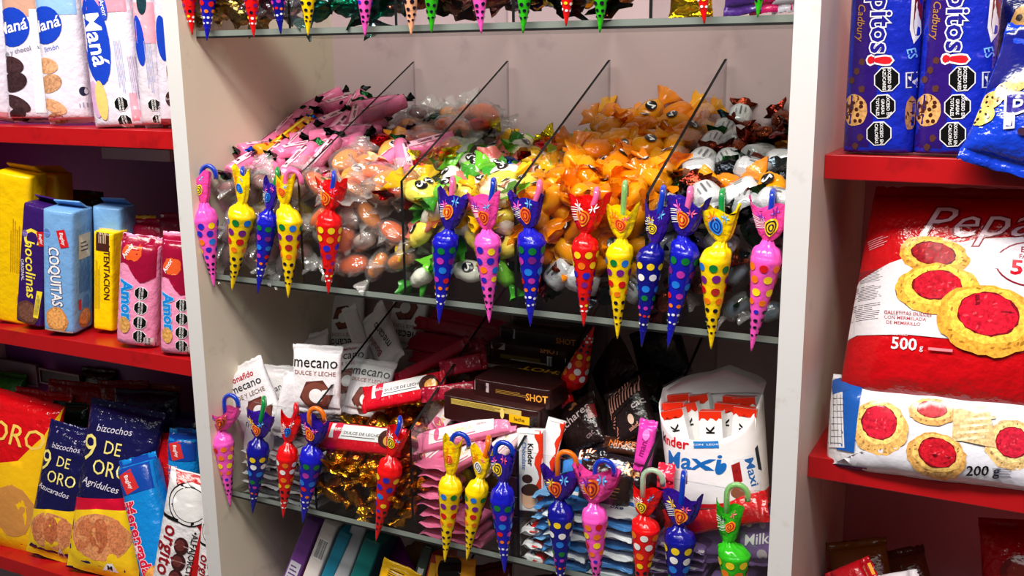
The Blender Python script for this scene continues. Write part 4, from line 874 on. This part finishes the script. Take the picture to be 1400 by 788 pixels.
# ---------------------------------------------------------------- left shelves
BLUE, LPK = (22, 60, 180), (244, 160, 176)
def mana(B, Tp, wpx, label, ops, seed, yaw, c=(216, 208, 224), d=.055):
    pack('biscuit_pack', label, 'biscuit pack', B, Tp, wpx, d, c, n=3.4, m=9, fin=(.006, .006), yaw=yaw, ops=ops, group='white biscuit packs on the upper left shelf', seed=seed, rough=.22, bump=.35, wr=.0013)
CHO, TAN = (58, 36, 40), (206, 150, 110)
def ova(x, y, r): return E(x, y, r, r*1.05, BLUE, -20, name='printed_oval')
def stackc(x, y, r, c):
    return E(x, y, r, r*.62, c, -10, name='printed_biscuit')+E(x+.04, y-.36, r*1.05, r*.7, tuple(int(a*.9) for a in c), 14, name='printed_biscuit')+E(x+.08, y-.82, r*1.1, r*.5, c, -24, name='printed_biscuit')+E(x+.0, y-1.1, r, r*.5, tuple(int(a*.85) for a in c), 30, name='printed_biscuit')
mana((-14, 166, .05), (-12, -50, .06), 58, 'white biscuit pack cut by the left edge of the picture', R(0, .2, .98, .12, (200, 130, 140)), 1, 25)
mana((37, 167, .055), (22, -50, .07), 62, 'white biscuit pack with blue oval and chocolate biscuits print', R(-.0, 2.7, 1, .9, (196, 150, 130))+ova(-.20, 2.02, .40)+T('Maná', -.20, 2.02, .34, WHT, 12, .016, .15)+T('bañada y chocolatada', -.1, 1.52, .14, (110, 110, 130), 12, .004)+stackc(-.28, 1.22, .30, CHO)+T('CONTENIDO NETO', .15, .06, .06, (120, 120, 160), 2)+R(.32, 1.3, .22, 2.2, (236, 234, 240)), 2, 25)
mana((90, 168, .055), (68, -50, .07), 66, 'white and light blue biscuit pack with blue oval and tan biscuits print', R(-.0, 2.6, 1, .9, (140, 180, 230))+ova(-.24, 1.96, .36)+T('Maná', -.24, 1.96, .32, WHT, 12, .016, .15)+T('limón', -.14, 1.5, .14, (90, 110, 190), 10, .004)+stackc(-.30, 1.16, .26, TAN)+E(.40, .62, .07, .09, (30, 34, 60))+LINES(.44, .35, .1, .3, 3, (150, 150, 170), 90), 3, 25)
mana((158, 178, .035), (134, -40, .05), 72, 'pink and white biscuit pack with sideways lettering on a blue oval', R(0, 2.62, 1, .9, LPK)+R(.2, 2.35, .6, .5, (236, 140, 160))+R(.42, .35, .2, .6, LPK)+E(-.20, 1.62, .27, .80, BLUE, 4, name='printed_oval')+T('Maná', -.20, 1.64, .46, WHT, -82, .018, .15)+E(.02, 2.18, .07, .22, (40, 70, 180), 6)+T('Arcor', .02, 2.18, .12, WHT, -80, .01)+E(-.32, .58, .10, .34, (206, 160, 200), 4)+E(-.20, .55, .11, .36, (226, 190, 110), 4)+LINES(.22, 1.1, 1.0, .14, 3, (160, 164, 200), -88)+LINES(.42, .9, .8, .12, 3, (170, 150, 180), -88)+OCT(.16, .46, .13, 3)+OCT(.18, .14, .13, 3, ('EXCESO EN', 'CALORÍAS')), 4, 22)
mana((206, 176, .05), (190, -40, .06), 34, 'grey white biscuit pack squeezed beside the pink one', R(0, 4.2, 1, 1.6, LPK)+E(-.2, 3.5, .22, 1.0, BLUE, 4)+LINES(.15, 2.4, 2.2, .3, 3, (160, 160, 200), -88)+E(.0, 5.0, .2, .5, (20, 50, 60))+OCT(.2, .95, .24, 3)+OCT(.3, .35, .22, 3, ('EXCESO EN', 'CALORÍAS')), 5, 28, (208, 200, 212))
mana((232, 176, .06), (220, -40, .07), 34, 'white biscuit pack against the cabinet side with brown biscuit print', E(-.1, 3.6, .25, .9, BLUE, 4)+E(.2, 2.3, .2, .5, (130, 80, 60))+E(.1, 1.2, .2, .3, (70, 40, 40))+R(0, .2, 1, .4, (150, 60, 70)), 6, 28)
def brick(B, Tp, wpx, label, c, ops, seed, d=.06, yaw=20, fl=True, grp=None, name='biscuit_pack', lean=0):
    r, W_, L_ = pack(name, label, 'biscuit pack', B, Tp, wpx, d, c, n=7, m=26, fin=(0, 0), yaw=yaw, ops=ops, seed=seed, rough=.28, bump=.25, wr=.0008, waist=0, group=grp, rows=24, g=.009)
    if fl:
        q = W_*.5
        v_ = [(-q*.96, d*.25, L_-.002), (q*.96, d*.25, L_-.002), (q*.8, -d*.1, L_+.012), (-q*.8, -d*.1, L_+.010), (-q*.96, d*.32, L_-.002), (q*.96, d*.32, L_-.002), (q*.8, -d*.06, L_+.0135), (-q*.8, -d*.06, L_+.0115)]
        obj('folded_end', v_, [(0, 1, 2, 3), (4, 7, 6, 5), (0, 4, 5, 1), (1, 5, 6, 2), (2, 6, 7, 3), (3, 7, 4, 0)], film(c, .3, .28), r, False)
    return r
YEL, PUR, LBL, BRD = (244, 196, 0), (52, 22, 100), (116, 166, 220), (150, 10, 50)
brick((14, 442, .05), (16, 238, .05), 48, 'yellow biscuit pack at the left edge of the middle shelf', YEL, LINES(.12, 2.3, 1.6, .3, 3, (200, 150, 10), 90)+R(.36, 1.2, .2, .3, (200, 40, 30))+E(.38, .75, .18, .3, (150, 90, 50)), 1, grp='yellow biscuit packs')
brick((66, 440, .12), (54, 238, .13), 44, 'yellow biscuit pack behind the purple one', YEL, [], 2, grp='yellow biscuit packs')
logo = lambda x, y, r, rot=-75: R(x, y, r*2.2, r*1.1, (206, 30, 36), rot, name='printed_logo')+T('Bagley', x, y, r*.62, WHT, rot, .015, .2)
brick((37, 444, .036), (48, 282, .042), 38, 'purple chocolate biscuit pack with yellow sideways lettering, leaning right', PUR, T('C', -.06, 3.05, .85, (250, 226, 70), -80, .014)+T('hocolinas', -.02, 1.92, .52, (250, 226, 70), -84, .012, .1)+T('ORIGINAL', -.30, 1.85, .16, (220, 210, 230), -84)+logo(.30, 3.05, .22)+E(-.3, 3.1, .10, .12, (120, 100, 170))+E(-.02, .42, .44, .42, (88, 52, 44), name='printed_biscuit', wob=.04)+E(.0, .44, .34, .32, (112, 70, 56), name='printed_biscuit', wob=.05)+R(.34, .80, .17, .95, (246, 220, 40), -4)+LINES(.34, .80, .75, .13, 3, PUR, 86), 3, yaw=14)
brick((79, 455, .028), (78, 288, .033), 44, 'light blue biscuit pack with white sideways lettering, the front one', LBL, T('COQUITAS', -.08, 1.72, .46, WHT, -86, .024, .05, .78, out=((60, 50, 120), .035))+logo(.17, 2.90, .24)+E(-.32, 3.02, .10, .13, (90, 120, 190))+COOKIE(-.02, .40, .34, .40, 10, (200, 132, 70), None, seed=4)+R(0, .05, .9, .05, (214, 190, 170))+LINES(-.25, 2.2, .9, .05, 1, (80, 110, 170), -88)
      + R(.0, 2.62, .66, .75, (206, 200, 186), 0, 'R')+LINES(.0, 2.62, .4, .35, 2, (60, 60, 70), 0, 'R')+LINES(.0, 1.75, 1.1, .62, 8, (60, 90, 150), 90, 'R')+R(-.26, .85, .16, .32, (200, 36, 40), 0, 'R')+E(.1, .85, .18, .24, (90, 130, 190), 0, 'R')+COOKIE(.02, .38, .34, .30, 0, (190, 126, 70), None, face='R', seed=6), 4, d=.068, yaw=20, grp='light blue biscuit packs')
brick((150, 440, .10), (144, 284, .10), 40, 'light blue biscuit pack behind the front light blue one', LBL, R(0, 2.9, .5, .5, (190, 186, 180)), 5, d=.06, yaw=20, grp='light blue biscuit packs')
brick((140, 452, .072), (140, 318, .076), 28, 'yellow and brown pack squeezed beside the light blue one', (250, 208, 0), R(0, 4.4, 1, 1.4, (70, 34, 24))+T('TENTACION', .2, 2.6, .40, (70, 20, 20), -90, .012)+LINES(.0, 4.4, .7, .4, 3, (230, 200, 160), 90)+LINES(-.25, 2.2, 2.4, .3, 3, (190, 150, 20), 90), 6, d=.05, yaw=16, fl=False)
def amor(B, Tp, wpx, label, seed, full=True, yaw=24):
    tp = [(-.5, 2.95), (-.5, 2.0)]+[(-.5+.1*i, y_) for i, y_ in enumerate((2.02, 1.96, 2.0, 1.96, 1.80, 1.66, 1.58, 1.60, 1.66, 1.72, 1.76))]+[(.5, 2.95)]
    ops = G(tp, BRD, name='printed_sauce')+E(-.12, 2.28, .22, .20, (226, 90, 40), 30, name='printed_flame', wob=.2)+T('Amor', -.22, 2.28, .16, WHT, 60, .02)
    ops += T('Amor', -.20, 1.14, .38, (24, 130, 214), -86, .04, .05, out=((150, 210, 250), .035))+E(-.22, .56, .14, .19, (206, 150, 80), name='printed_biscuit', wob=.05)
    for i, l_ in enumerate((('EXCESO EN', 'AZÚCARES'), ('EXCESO EN', 'GRASAS TOTALES'), ('EXCESO EN', 'GRASAS SAT.'), ('EXCESO EN', 'CALORÍAS'))): ops += OCT(.14, 1.34-.34*i, .15, -2, l_)
    ops += BAR(.36, .18, .26, .24, 88)
    pack('biscuit_pack', label, 'biscuit pack', B, Tp, wpx, .055, (240, 146, 186), n=3, m=7, fin=(.004, .010), yaw=yaw, ops=ops, group='pink biscuit packs', seed=seed, rough=.22, bump=.4, wr=.0018)
amor((181, 478, .024), (188, 326, .034), 60, 'pink biscuit pack with burgundy top and blue lettering, left of the pair', 1)
amor((240, 490, .022), (242, 322, .032), 56, 'pink biscuit pack with burgundy top and blue lettering, right of the pair', 2)
for i, (B, Tp, w_, c, lb) in enumerate((((205, 440, .13), (200, 300, .15), 50, (150, 12, 50), 'burgundy pack standing behind the left pink pack'), ((245, 440, .14), (238, 292, .16), 54, (110, 20, 46), 'dark burgundy pack behind the right pink pack'), ((190, 420, .2), (184, 296, .21), 44, (230, 180, 20), 'yellow pack top peeping out behind the pink packs'), ((110, 420, .22), (104, 262, .23), 60, (24, 14, 40), 'dark pack in the shade behind the purple one'))):
    pack('biscuit_pack', lb, 'biscuit pack', B, Tp, w_, .04, c, n=3, m=6, yaw=20, seed=i+60)
# lower left shelf: big bags
GLD = (240, 224, 130)
def oro(B, Tp, wpx, label, seed, sub, c=(22, 20, 72), yaw=14, low=(250, 206, 30), mid=None, nrm=None):
    b, L, X, Y, Z = frame(B, Tp, yaw, nrm); c_ = b+Z*L/2; W_ = wpx/max(1, (proj(c_+X*.01)-proj(c_-X*.01)).length/.02); H = L/W_
    ops = G([(-.5, 0), (.5, 0), (.5, H*.46), (.2, H*.42), (-.1, H*.40), (-.5, H*.34)], low, name='printed_panel')
    if mid: ops += G([(-.5, H*.34), (-.1, H*.40), (.2, H*.42), (.5, H*.46), (.5, H*.53), (.1, H*.48), (-.5, H*.42)], mid, name='printed_swoosh')
    ops += E(-.02, H*.24, .40, H*.135, (214, 140, 90), 5, name='printed_biscuit', wob=.03, seed=seed)
    for i in range(3): ops += E(-.24+.22*i, H*(.235+.015*i), .12, H*.10, ((196, 112, 70), (186, 100, 62), (206, 124, 80))[i], -15+15*i, name='printed_biscuit', wob=.06, seed=i)
    ops += T('9', -.34, H*.72, .46, GLD, 0, -.004)+T('DE', -.02, H*.75, .22, GLD, 0, 0, sx=.85)+T('ORO', .0, H*.63, .26, GLD, 0, 0, sx=.85)+T(sub, -.10, H*.535, .12, (226, 220, 236), -3, .004, .3)+T('bizcochos', -.05, H*.855, .12, (206, 200, 220), 4, .004, .2)
    ops += G([(.05, H*.05), (.25, H*.05), (.15, H*.13)], WHT, name='printed_badge')+T('M', .15, H*.075, .09, BLK)
    pack('biscuit_bag', label, 'biscuit bag', B, Tp, wpx, .055, c, n=2.2, m=2.6, fin=(.012, .012), yaw=yaw, nrm=nrm, ops=ops, group='navy and yellow biscuit bags', seed=seed, rough=.16, bump=.6, wr=.0035)
oro((62, 772, .030), (96, 588, .085), 84, 'navy and yellow biscuit bag with gold lettering, left of the pair, leaning back', 1, 'Azucarados')
oro((128, 793, .028), (164, 556, .10), 106, 'large navy and yellow biscuit bag with red band, right of the pair', 2, 'Agridulces', mid=(206, 14, 50))
pack('biscuit_bag', 'dark green bag with gold letters peeping out above the left navy bag', 'biscuit bag', (88, 735, .13), (86, 552, .17), 50, .04, (10, 34, 24), seed=5, rough=.18, yaw=10, ops=T('1DE', 0, 1.9, .42, (190, 180, 120), 0, .004)+T('clásicos', 0, 2.4, .2, (170, 176, 170), 4, .004, .2))
pack('biscuit_bag', 'red and yellow biscuit bag at the left edge of the lower shelf', 'biscuit bag', (-4, 757, .030), (26, 546, .09), 100, .06, (208, 12, 22), seed=6, rough=.16, yaw=10, bump=.6, wr=.003, ops=G([(-.5, 0), (.5, 0), (.5, 1.9), (.36, 1.5), (.1, 1.15), (-.5, .95)], (246, 190, 20))+T('ORO', .02, 1.42, .34, (240, 200, 90), 0, .004)+E(.1, .55, .3, .3, (206, 140, 70), wob=.1)+BAR(.42, .25, .12, .5, 0))
pack('biscuit_bag', 'navy bag end rising behind the big navy and yellow bag', 'biscuit bag', (196, 750, .16), (190, 536, .2), 90, .05, (16, 18, 60), seed=7, rough=.2, yaw=14)
pack('biscuit_bag', 'dark blue bag end in the corner by the cabinet side', 'biscuit bag', (250, 750, .19), (246, 566, .22), 50, .05, (14, 22, 70), seed=8, rough=.2, yaw=14)
for i, (B, Tp, w_, c, lb) in enumerate((((40, 715, .15), (50, 536, .2), 80, (176, 12, 20), 'red shiny bag behind the left red and yellow bag'), ((95, 710, .19), (100, 524, .24), 90, (150, 10, 16), 'dark red shiny bag below the dark frame'), ((165, 715, .21), (160, 522, .26), 70, (130, 12, 16), 'dark red bag behind the navy bag'), ((215, 715, .24), (214, 528, .28), 50, (150, 80, 20), 'amber brown bag at the dark back'), ((222, 790, .09), (224, 596, .13), 34, (186, 14, 24), 'narrow red bag between the two blue packs'))):
    pack('biscuit_bag', lb, 'biscuit bag', B, Tp, w_, .04, c, seed=i+80, rough=.16, bump=.6, wr=.003, yaw=10)
CY = (16, 130, 210)
def mer(B, Tp, wpx, label, seed, yaw=22):
    b, L, X, Y, Z = frame(B, Tp, yaw); c_ = b+Z*L/2; W_ = wpx/max(1, (proj(c_+X*.01)-proj(c_-X*.01)).length/.02); H = L/W_
    ops = R(0, H-.42, 1, .84, (18, 66, 160), 0)+R(-.14, H-.55, .5, .36, (206, 46, 46), -74, name='printed_logo')+T('Bagley', -.14, H-.55, .14, WHT, -74, .015, .2)+T('Merengadas', -.22, H-1.95, .40, (216, 24, 60), -86, .03, .1, 1.0, out=((244, 214, 220), .035))+COOKIE(.05, .22, .3, .22, 0, (206, 130, 60), None, seed=seed)
    pack('biscuit_pack', label, 'biscuit pack', B, Tp, wpx, .055, CY, n=3.2, m=8, fin=(.004, .012), yaw=yaw, ops=ops, group='blue biscuit packs', seed=seed, rough=.2, bump=.4, wr=.0018, mat=None)
mer((214, 800, .03), (176, 626, .07), 54, 'bright blue biscuit pack with red sideways lettering, leaning left at the front', 1)
mer((250, 800, .085), (246, 592, .11), 46, 'bright blue biscuit pack standing behind by the cabinet side', 2)
def jor(B, Tp, wpx, label, seed, yaw=20):
    b, L, X, Y, Z = frame(B, Tp, yaw); c_ = b+Z*L/2; W_ = wpx/max(1, (proj(c_+X*.01)-proj(c_-X*.01)).length/.02); H = L/W_
    ops = G([(.18, 0), (.5, 0), (.5, H), (-.4, H), (-.3, H*.93), (.5, H*.8), (.28, H*.62)], (190, 10, 18), name='printed_red_side')
    ops += E(.02, H*.80, .40, .40, BLK, name='printed_ring')+E(.02, H*.80, .375, .375, WHT, name='printed_disc')+E(.02, H*.80, .32, .32, BLK, name='printed_ring')+E(.02, H*.80, .305, .305, WHT, name='printed_disc')
    ops += T('J', -.30, H*.66, .42, BLK, -90, .03)+T('orgito', -.24, H*.40, .40, (150, 16, 30), -92, .014)+T('•ALFAJORCITOS', .20, H*.38, .155, BLK, -90, .012)
    for i in range(3): ops += E(-.0, H*(.47-.13*i), .13, .17, (54, 20, 22), name='printed_biscuit')+E(-.02, H*(.475-.13*i), .09, .11, (96, 40, 40), name='printed_biscuit')
    pack('alfajor_bag', label, 'biscuit bag', B, Tp, wpx, .04, (238, 234, 238), n=2.4, m=5, fin=(.006, .010), yaw=yaw, ops=ops, group='white and red alfajor bags', seed=seed, rough=.22, bump=.4, wr=.002)
jor((234, 825, .016), (264, 656, .034), 78, 'white and red bag with ring emblem and black lettering, leaning right', 1)
jor((284, 840, .020), (296, 700, .034), 50, 'white and red bag half hidden against the cabinet side', 2)
# things in the dark behind the bags
def frm(label, a, b, y, c, th, inn):
    p, q = P(*a, y), P(*b, y); t = thing('price_frame', label, 'frame', at((p.x, y, q.z)))
    w_, h_ = q.x-p.x, p.z-q.z
    for n1, x0, x1, z0, z1 in (('bar', 0, w_, h_-th, h_), ('bar', 0, w_, 0, th), ('bar', 0, th, th, h_-th), ('bar', w_-th, w_, th, h_-th)):
        box('frame_bar', (x0, 0, z0), (x1, .008, z1), c, t, .0008)
    box('panel', (th, .003, th), (w_-th, .006, h_-th), inn, t, 0)
frm('small dark frame with pale rim behind the bags', (52, 503), (110, 535), .32, M((130, 126, 130), .4), .004, M((24, 18, 20), .4))
frm('pale grey sheet propped at the left behind the bags', (-4, 490), (52, 530), .33, M((120, 118, 130), .5), .004, M((130, 128, 142), .5))
pack('dark_bag', 'black bag end beside the dark frame', 'bag', (128, 560, .32), (126, 505, .33), 46, .03, (14, 10, 16), seed=4)
pack('sweet_bag', 'green shiny bag at the left edge behind the red bags', 'bag', (2, 560, .28), (6, 510, .30), 40, .035, (16, 120, 20), seed=4, wr=.003)
r = thing('cable_channel', 'white channel under the upper left shelf', 'channel', at(P(180, 208, .20)))
v, f = boxgeo((-.075, 0, -.014), (.09, .02, .006)); obj('channel_body', v, f, M((206, 196, 204), .5), r, False)
# ---------------------------------------------------------------- right shelves
PB = (22, 40, 176)
def pep(B, Tp, wpx, label, seed):
    b, L, X, Y, Z = frame(B, Tp); c_ = b+Z*L/2; W_ = wpx/max(1, (proj(c_+X*.01)-proj(c_-X*.01)).length/.02); H = L/W_
    ops = G([(-.5, 0), (-.1, 0), (-.02, 1.0), (-.1, 1.8), (.05, H), (-.5, H)], (44, 18, 110), name='printed_violet_side')
    for i in range(9): ops += E(-.36+.07*(i % 3)-.02*(i//3), .22+.13*i-(.25 if i < 3 else -.05), .045, .05, (84, 48, 40), 0, name='printed_chip', wob=.15, seed=i)
    ops += CHIP(-.33, .62, .19, .23, 10, (206, 154, 92), (70, 28, 20), 11)
    ops += T('Pepitos', -.04, 2.02, .40, (34, 30, 140), -88, .022, .04, 1.0, out=(WHT, .045))+T('!', -.03, 1.33, .42, (216, 30, 40), -92, .05, .0, 1.2, out=(WHT, .05))
    ops += T('Cadbury', -.31, 1.86, .15, (170, 120, 60), -90, .006, .25)
    for i, l_ in enumerate((('EXCESO EN', 'AZÚCARES'), ('EXCESO EN', 'GRASAS', 'TOTALES'), ('EXCESO EN', 'CALORÍAS'))): ops += OCT(.10-.03*i, 1.06-.385*i, .17, 4, l_)
    ops += T('ES', .40, 1.42, .16, (120, 180, 240), -75, .01)+R(.42, 1.05, .14, .22, WHT, 4, name='printed_frame')+R(.43, 1.05, .12, .19, (30, 40, 140), 4, name='printed_panel')+CHIP(.44, .58, .07, .24, 0, (170, 120, 80), (60, 28, 20), 5)+G([(.36, 2.4), (.5, 2.5), (.5, 1.7), (.42, 1.55), (.36, 1.75)], WHT, name='printed_curl')+G([(.40, 2.4), (.5, 2.5), (.5, 1.78), (.43, 1.66), (.40, 1.8)], (120, 20, 30), name='printed_curl')
    pack('biscuit_pack', label, 'biscuit pack', B, Tp, wpx, .06, PB, n=2.9, m=14, fin=(0, .01), yaw=0, ops=ops, group='royal blue biscuit packs', seed=seed, rough=.2, bump=.4, wr=.0012, waist=0)
pep((1196, 210, .062), (1212, -45, .066), 100, 'royal blue biscuit pack with white outlined sideways lettering, nearer the post', 1)
pep((1296, 212, .062), (1318, -45, .068), 106, 'royal blue biscuit pack with white outlined sideways lettering, second from the post', 2)
ops = G([(-.5, .55), (-.5, 1.8), (.5, 1.8), (.5, 1.25), (.15, 1.05), (-.15, .8)], (16, 22, 110), name='printed_dark_top')
for i in range(9): ops += CHIP(-.40+.07*i, .50+.085*i, .085, .07, 50, (222, 176, 96), (50, 28, 20), 5, seed=i)
ops += CHIP(-.42, .36, .09, .07, 40, (236, 196, 100), (40, 24, 20), 5)+T('Pep', -.03, .50, .36, (40, 30, 140), 20, .012, .05, out=(WHT, .05))+E(.3, .28, .3, .08, (110, 70, 200))+E(-.1, .3, .04, .03, (60, 36, 60))
pack('biscuit_bag', 'royal blue biscuit bag leaning before the packs at the right edge, large white outlined letters', 'biscuit bag', (1398, 234, .014), (1472, 40, .06), 192, .05, (20, 60, 200), n=2.2, m=2.4, fin=(.012, .012), ops=ops, seed=3, rough=.16, bump=.55, wr=.0035)
pack('biscuit_bag', 'navy bag behind the right royal blue bag', 'biscuit bag', (1400, 205, .12), (1402, -30, .13), 84, .05, (12, 20, 90), seed=4, rough=.2, ops=CHIP(.15, 2.2, .4, .5, 0, (200, 150, 80), (50, 26, 20), 8))
# big red and white bag of jam biscuits
W5 = 300
ops = G([(-.5, .24), (-.42, .28), (-.2, .30), (.5, .29), (.5, .80), (.05, .745), (-.15, .68), (-.30, .62), (-.5, .50)], (232, 228, 234), name='printed_white_field')
ops += T('Pepas', .12, .825, .20, (232, 200, 210), 3, -.004, .4, 1.25, out=((128, 8, 20), .03))
ops += COOKIE(-.113, .665, .150, .084, -8, (222, 156, 58), (150, 14, 26), .60, .08, seed=2)+COOKIE(-.085, .515, .175, .112, 4, (236, 170, 60), (190, 20, 40), .56, .14, seed=3)+COOKIE(.125, .39, .20, .155, -8, (236, 162, 54), (206, 18, 44), .58, .18, seed=4)
ops += T('GALLETITAS DULCES', -.20, .395, .022, (170, 60, 70), 0, .01)+T('CON MERMELADA', -.21, .372, .022, (170, 60, 70), 0, .01)+T('DE MEMBRILLO', -.215, .349, .022, (170, 60, 70), 0, .01)
ops += T('500', -.205, .255, .075, (240, 220, 226), 0, .02)+T('g', -.13, .247, .035, (240, 220, 226), 0, .01)+T('Peso neto', -.23, .30, .02, (240, 210, 214), 0, .004)+R(-.05, .245, .1, .012, (230, 140, 150))
ops += E(.29, .65, .15, .10, (140, 14, 40), 0, name='printed_ring', k=30)+E(.29, .65, .143, .093, (232, 228, 234), 0, name='printed_disc', k=30)+R(.16, .655, .04, .07, (232, 228, 234))+R(.42, .655, .04, .07, (232, 228, 234))+T('EXTRA', .29, .71, .035, (150, 10, 40), 0, .02)+T('FAMILIAR', .29, .68, .028, (150, 10, 40), 0, .02)+T('500', .28, .628, .088, (200, 16, 40), 0, .03, sx=1.2)
for i, (y_, h_) in enumerate(((.56, .06), (.48, .07), (.39, .08))): ops += LINES(-.39, y_, .15, h_, 5, (70, 60, 70), 10, seed=i, t=.28)
ops += LINES(-.36, .72, .1, .05, 3, (230, 150, 160), 20, seed=8)
pack('jam_biscuit_bag', 'big red and white bag of jam biscuits lying on the smaller white bag', 'biscuit bag', (1296, 556, .045), (1322, 246, .12), 336, .10, (196, 8, 18), n=2.5, m=3.2, fin=(.004, .012), ops=ops, seed=5, rough=.18, bump=.4, wr=.003, K=56, rows=44, g=.008, waist=0, taper=.17)
ops = G([(-.5, 0), (.5, 0), (.5, .17), (.2, .15), (.0, .17), (-.32, .10), (-.36, .0)], (226, 226, 236), name='printed_pale_field')+COOKIE(-.25, .215, .125, .125, 0, (226, 172, 96), (196, 26, 50), .6, .20, seed=6)+COOKIE(.30, .20, .11, .11, 0, (222, 184, 120), (200, 30, 54), .58, .1, seed=7)+COOKIE(-.03, .31, .10, .06, 0, (216, 160, 90), (190, 26, 40), .6, .2, seed=8)
ops += G([(.06, .2), (.24, .18), (.2, .36), (.06, .33)], (222, 186, 130), name='printed_biscuit')+sum([R(.13+.012*i, .21+.03*i, .13, .012, (238, 214, 166), 12, name='printed_biscuit_ridge') for i in range(4)], [])+COOKIE(0, .115, .125, .105, -12, (212, 158, 84), (190, 20, 36), .60, .16, seed=9)
ops += T('200 g', .19, .072, .062, BLK, 8, .018, .25)+LINES(.27, .075, .08, .05, 4, (90, 90, 110), 8)
ops += R(-.39, .26, .085, .34, (20, 90, 180), -3, name='printed_blue_band')+R(-.455, .23, .08, .26, (236, 236, 240), 6, name='printed_table')
for i in range(8): ops += R(-.455, .12+.03*i, .075, .003, (60, 60, 70), 6, name='printed_table_line')
for i in range(4): ops += R(-.485+.02*i, .23, .002, .24, (60, 60, 70), 6, name='printed_table_line')
ops += R(-.45, .395, .09, .07, (40, 90, 170), 20)+R(-.38, .012, .16, .02, (20, 24, 90))
pack('jam_biscuit_bag', 'white bag of jam biscuits with blue side band, under the big red bag', 'biscuit bag', (1278, 660, .034), (1286, 524, .066), 332, .085, (232, 230, 236), n=2.6, m=3, fin=(.0, .004), ops=ops, seed=6, rough=.2, bump=.4, wr=.004, K=56, rows=30, g=.008, waist=0)
# lowest right shelf
for i in range(3):
    p0 = V((.935, .085, -.40+i*.032)); u0 = proj(p0); u1 = proj(p0+V((0, .12, 0)))
    pack('biscuit_bag', 'red packet lying flat beneath the red and gold one', 'packet', (u0.x, u0.y, .085), (u1.x, u1.y, .205), 0, .030, (150, 14, 24), nrm=(0, 0, 1), W=.10, n=3, m=4, seed=i, group='red packets lying flat low on the right', K=24, rows=12)
pack('biscuit_bag', 'red, gold and white packet lying low on the right', 'packet', (1130, 800, .08), (1190, 775, .09), 40, .04, (170, 12, 24), nrm=(0, -.8, .6), n=2.6, m=5, seed=2, ops=R(0, 1.6, 1, .12, (230, 170, 60)))
pack('biscuit_bag', 'brown amber packet with pointed end standing behind the low red packet', 'packet', (1180, 830, .16), (1165, 738, .2), 84, .03, (110, 60, 20), seed=3, rough=.2, wr=.003)
pack('biscuit_bag', 'dark brown packet with pointed end leaning behind the amber one', 'packet', (1240, 840, .2), (1216, 752, .24), 84, .03, (90, 40, 24), seed=4, rough=.2, wr=.003)
pack('biscuit_bag', 'white packet end lying low on the right shelf', 'packet', (1195, 802, .082), (1255, 792, .09), 36, .03, (206, 200, 204), nrm=(0, -.8, .6), seed=5)
pack('biscuit_bag', 'shiny red bag at the lower right edge', 'biscuit bag', (1394, 930, .10), (1384, 712, .165), 104, .06, (170, 8, 22), seed=6, rough=.14, bump=.7, wr=.004, ops=E(.1, 1.45, .3, .3, (120, 30, 30), wob=.05)+E(.1, 1.48, .2, .2, (150, 50, 40), wob=.05))
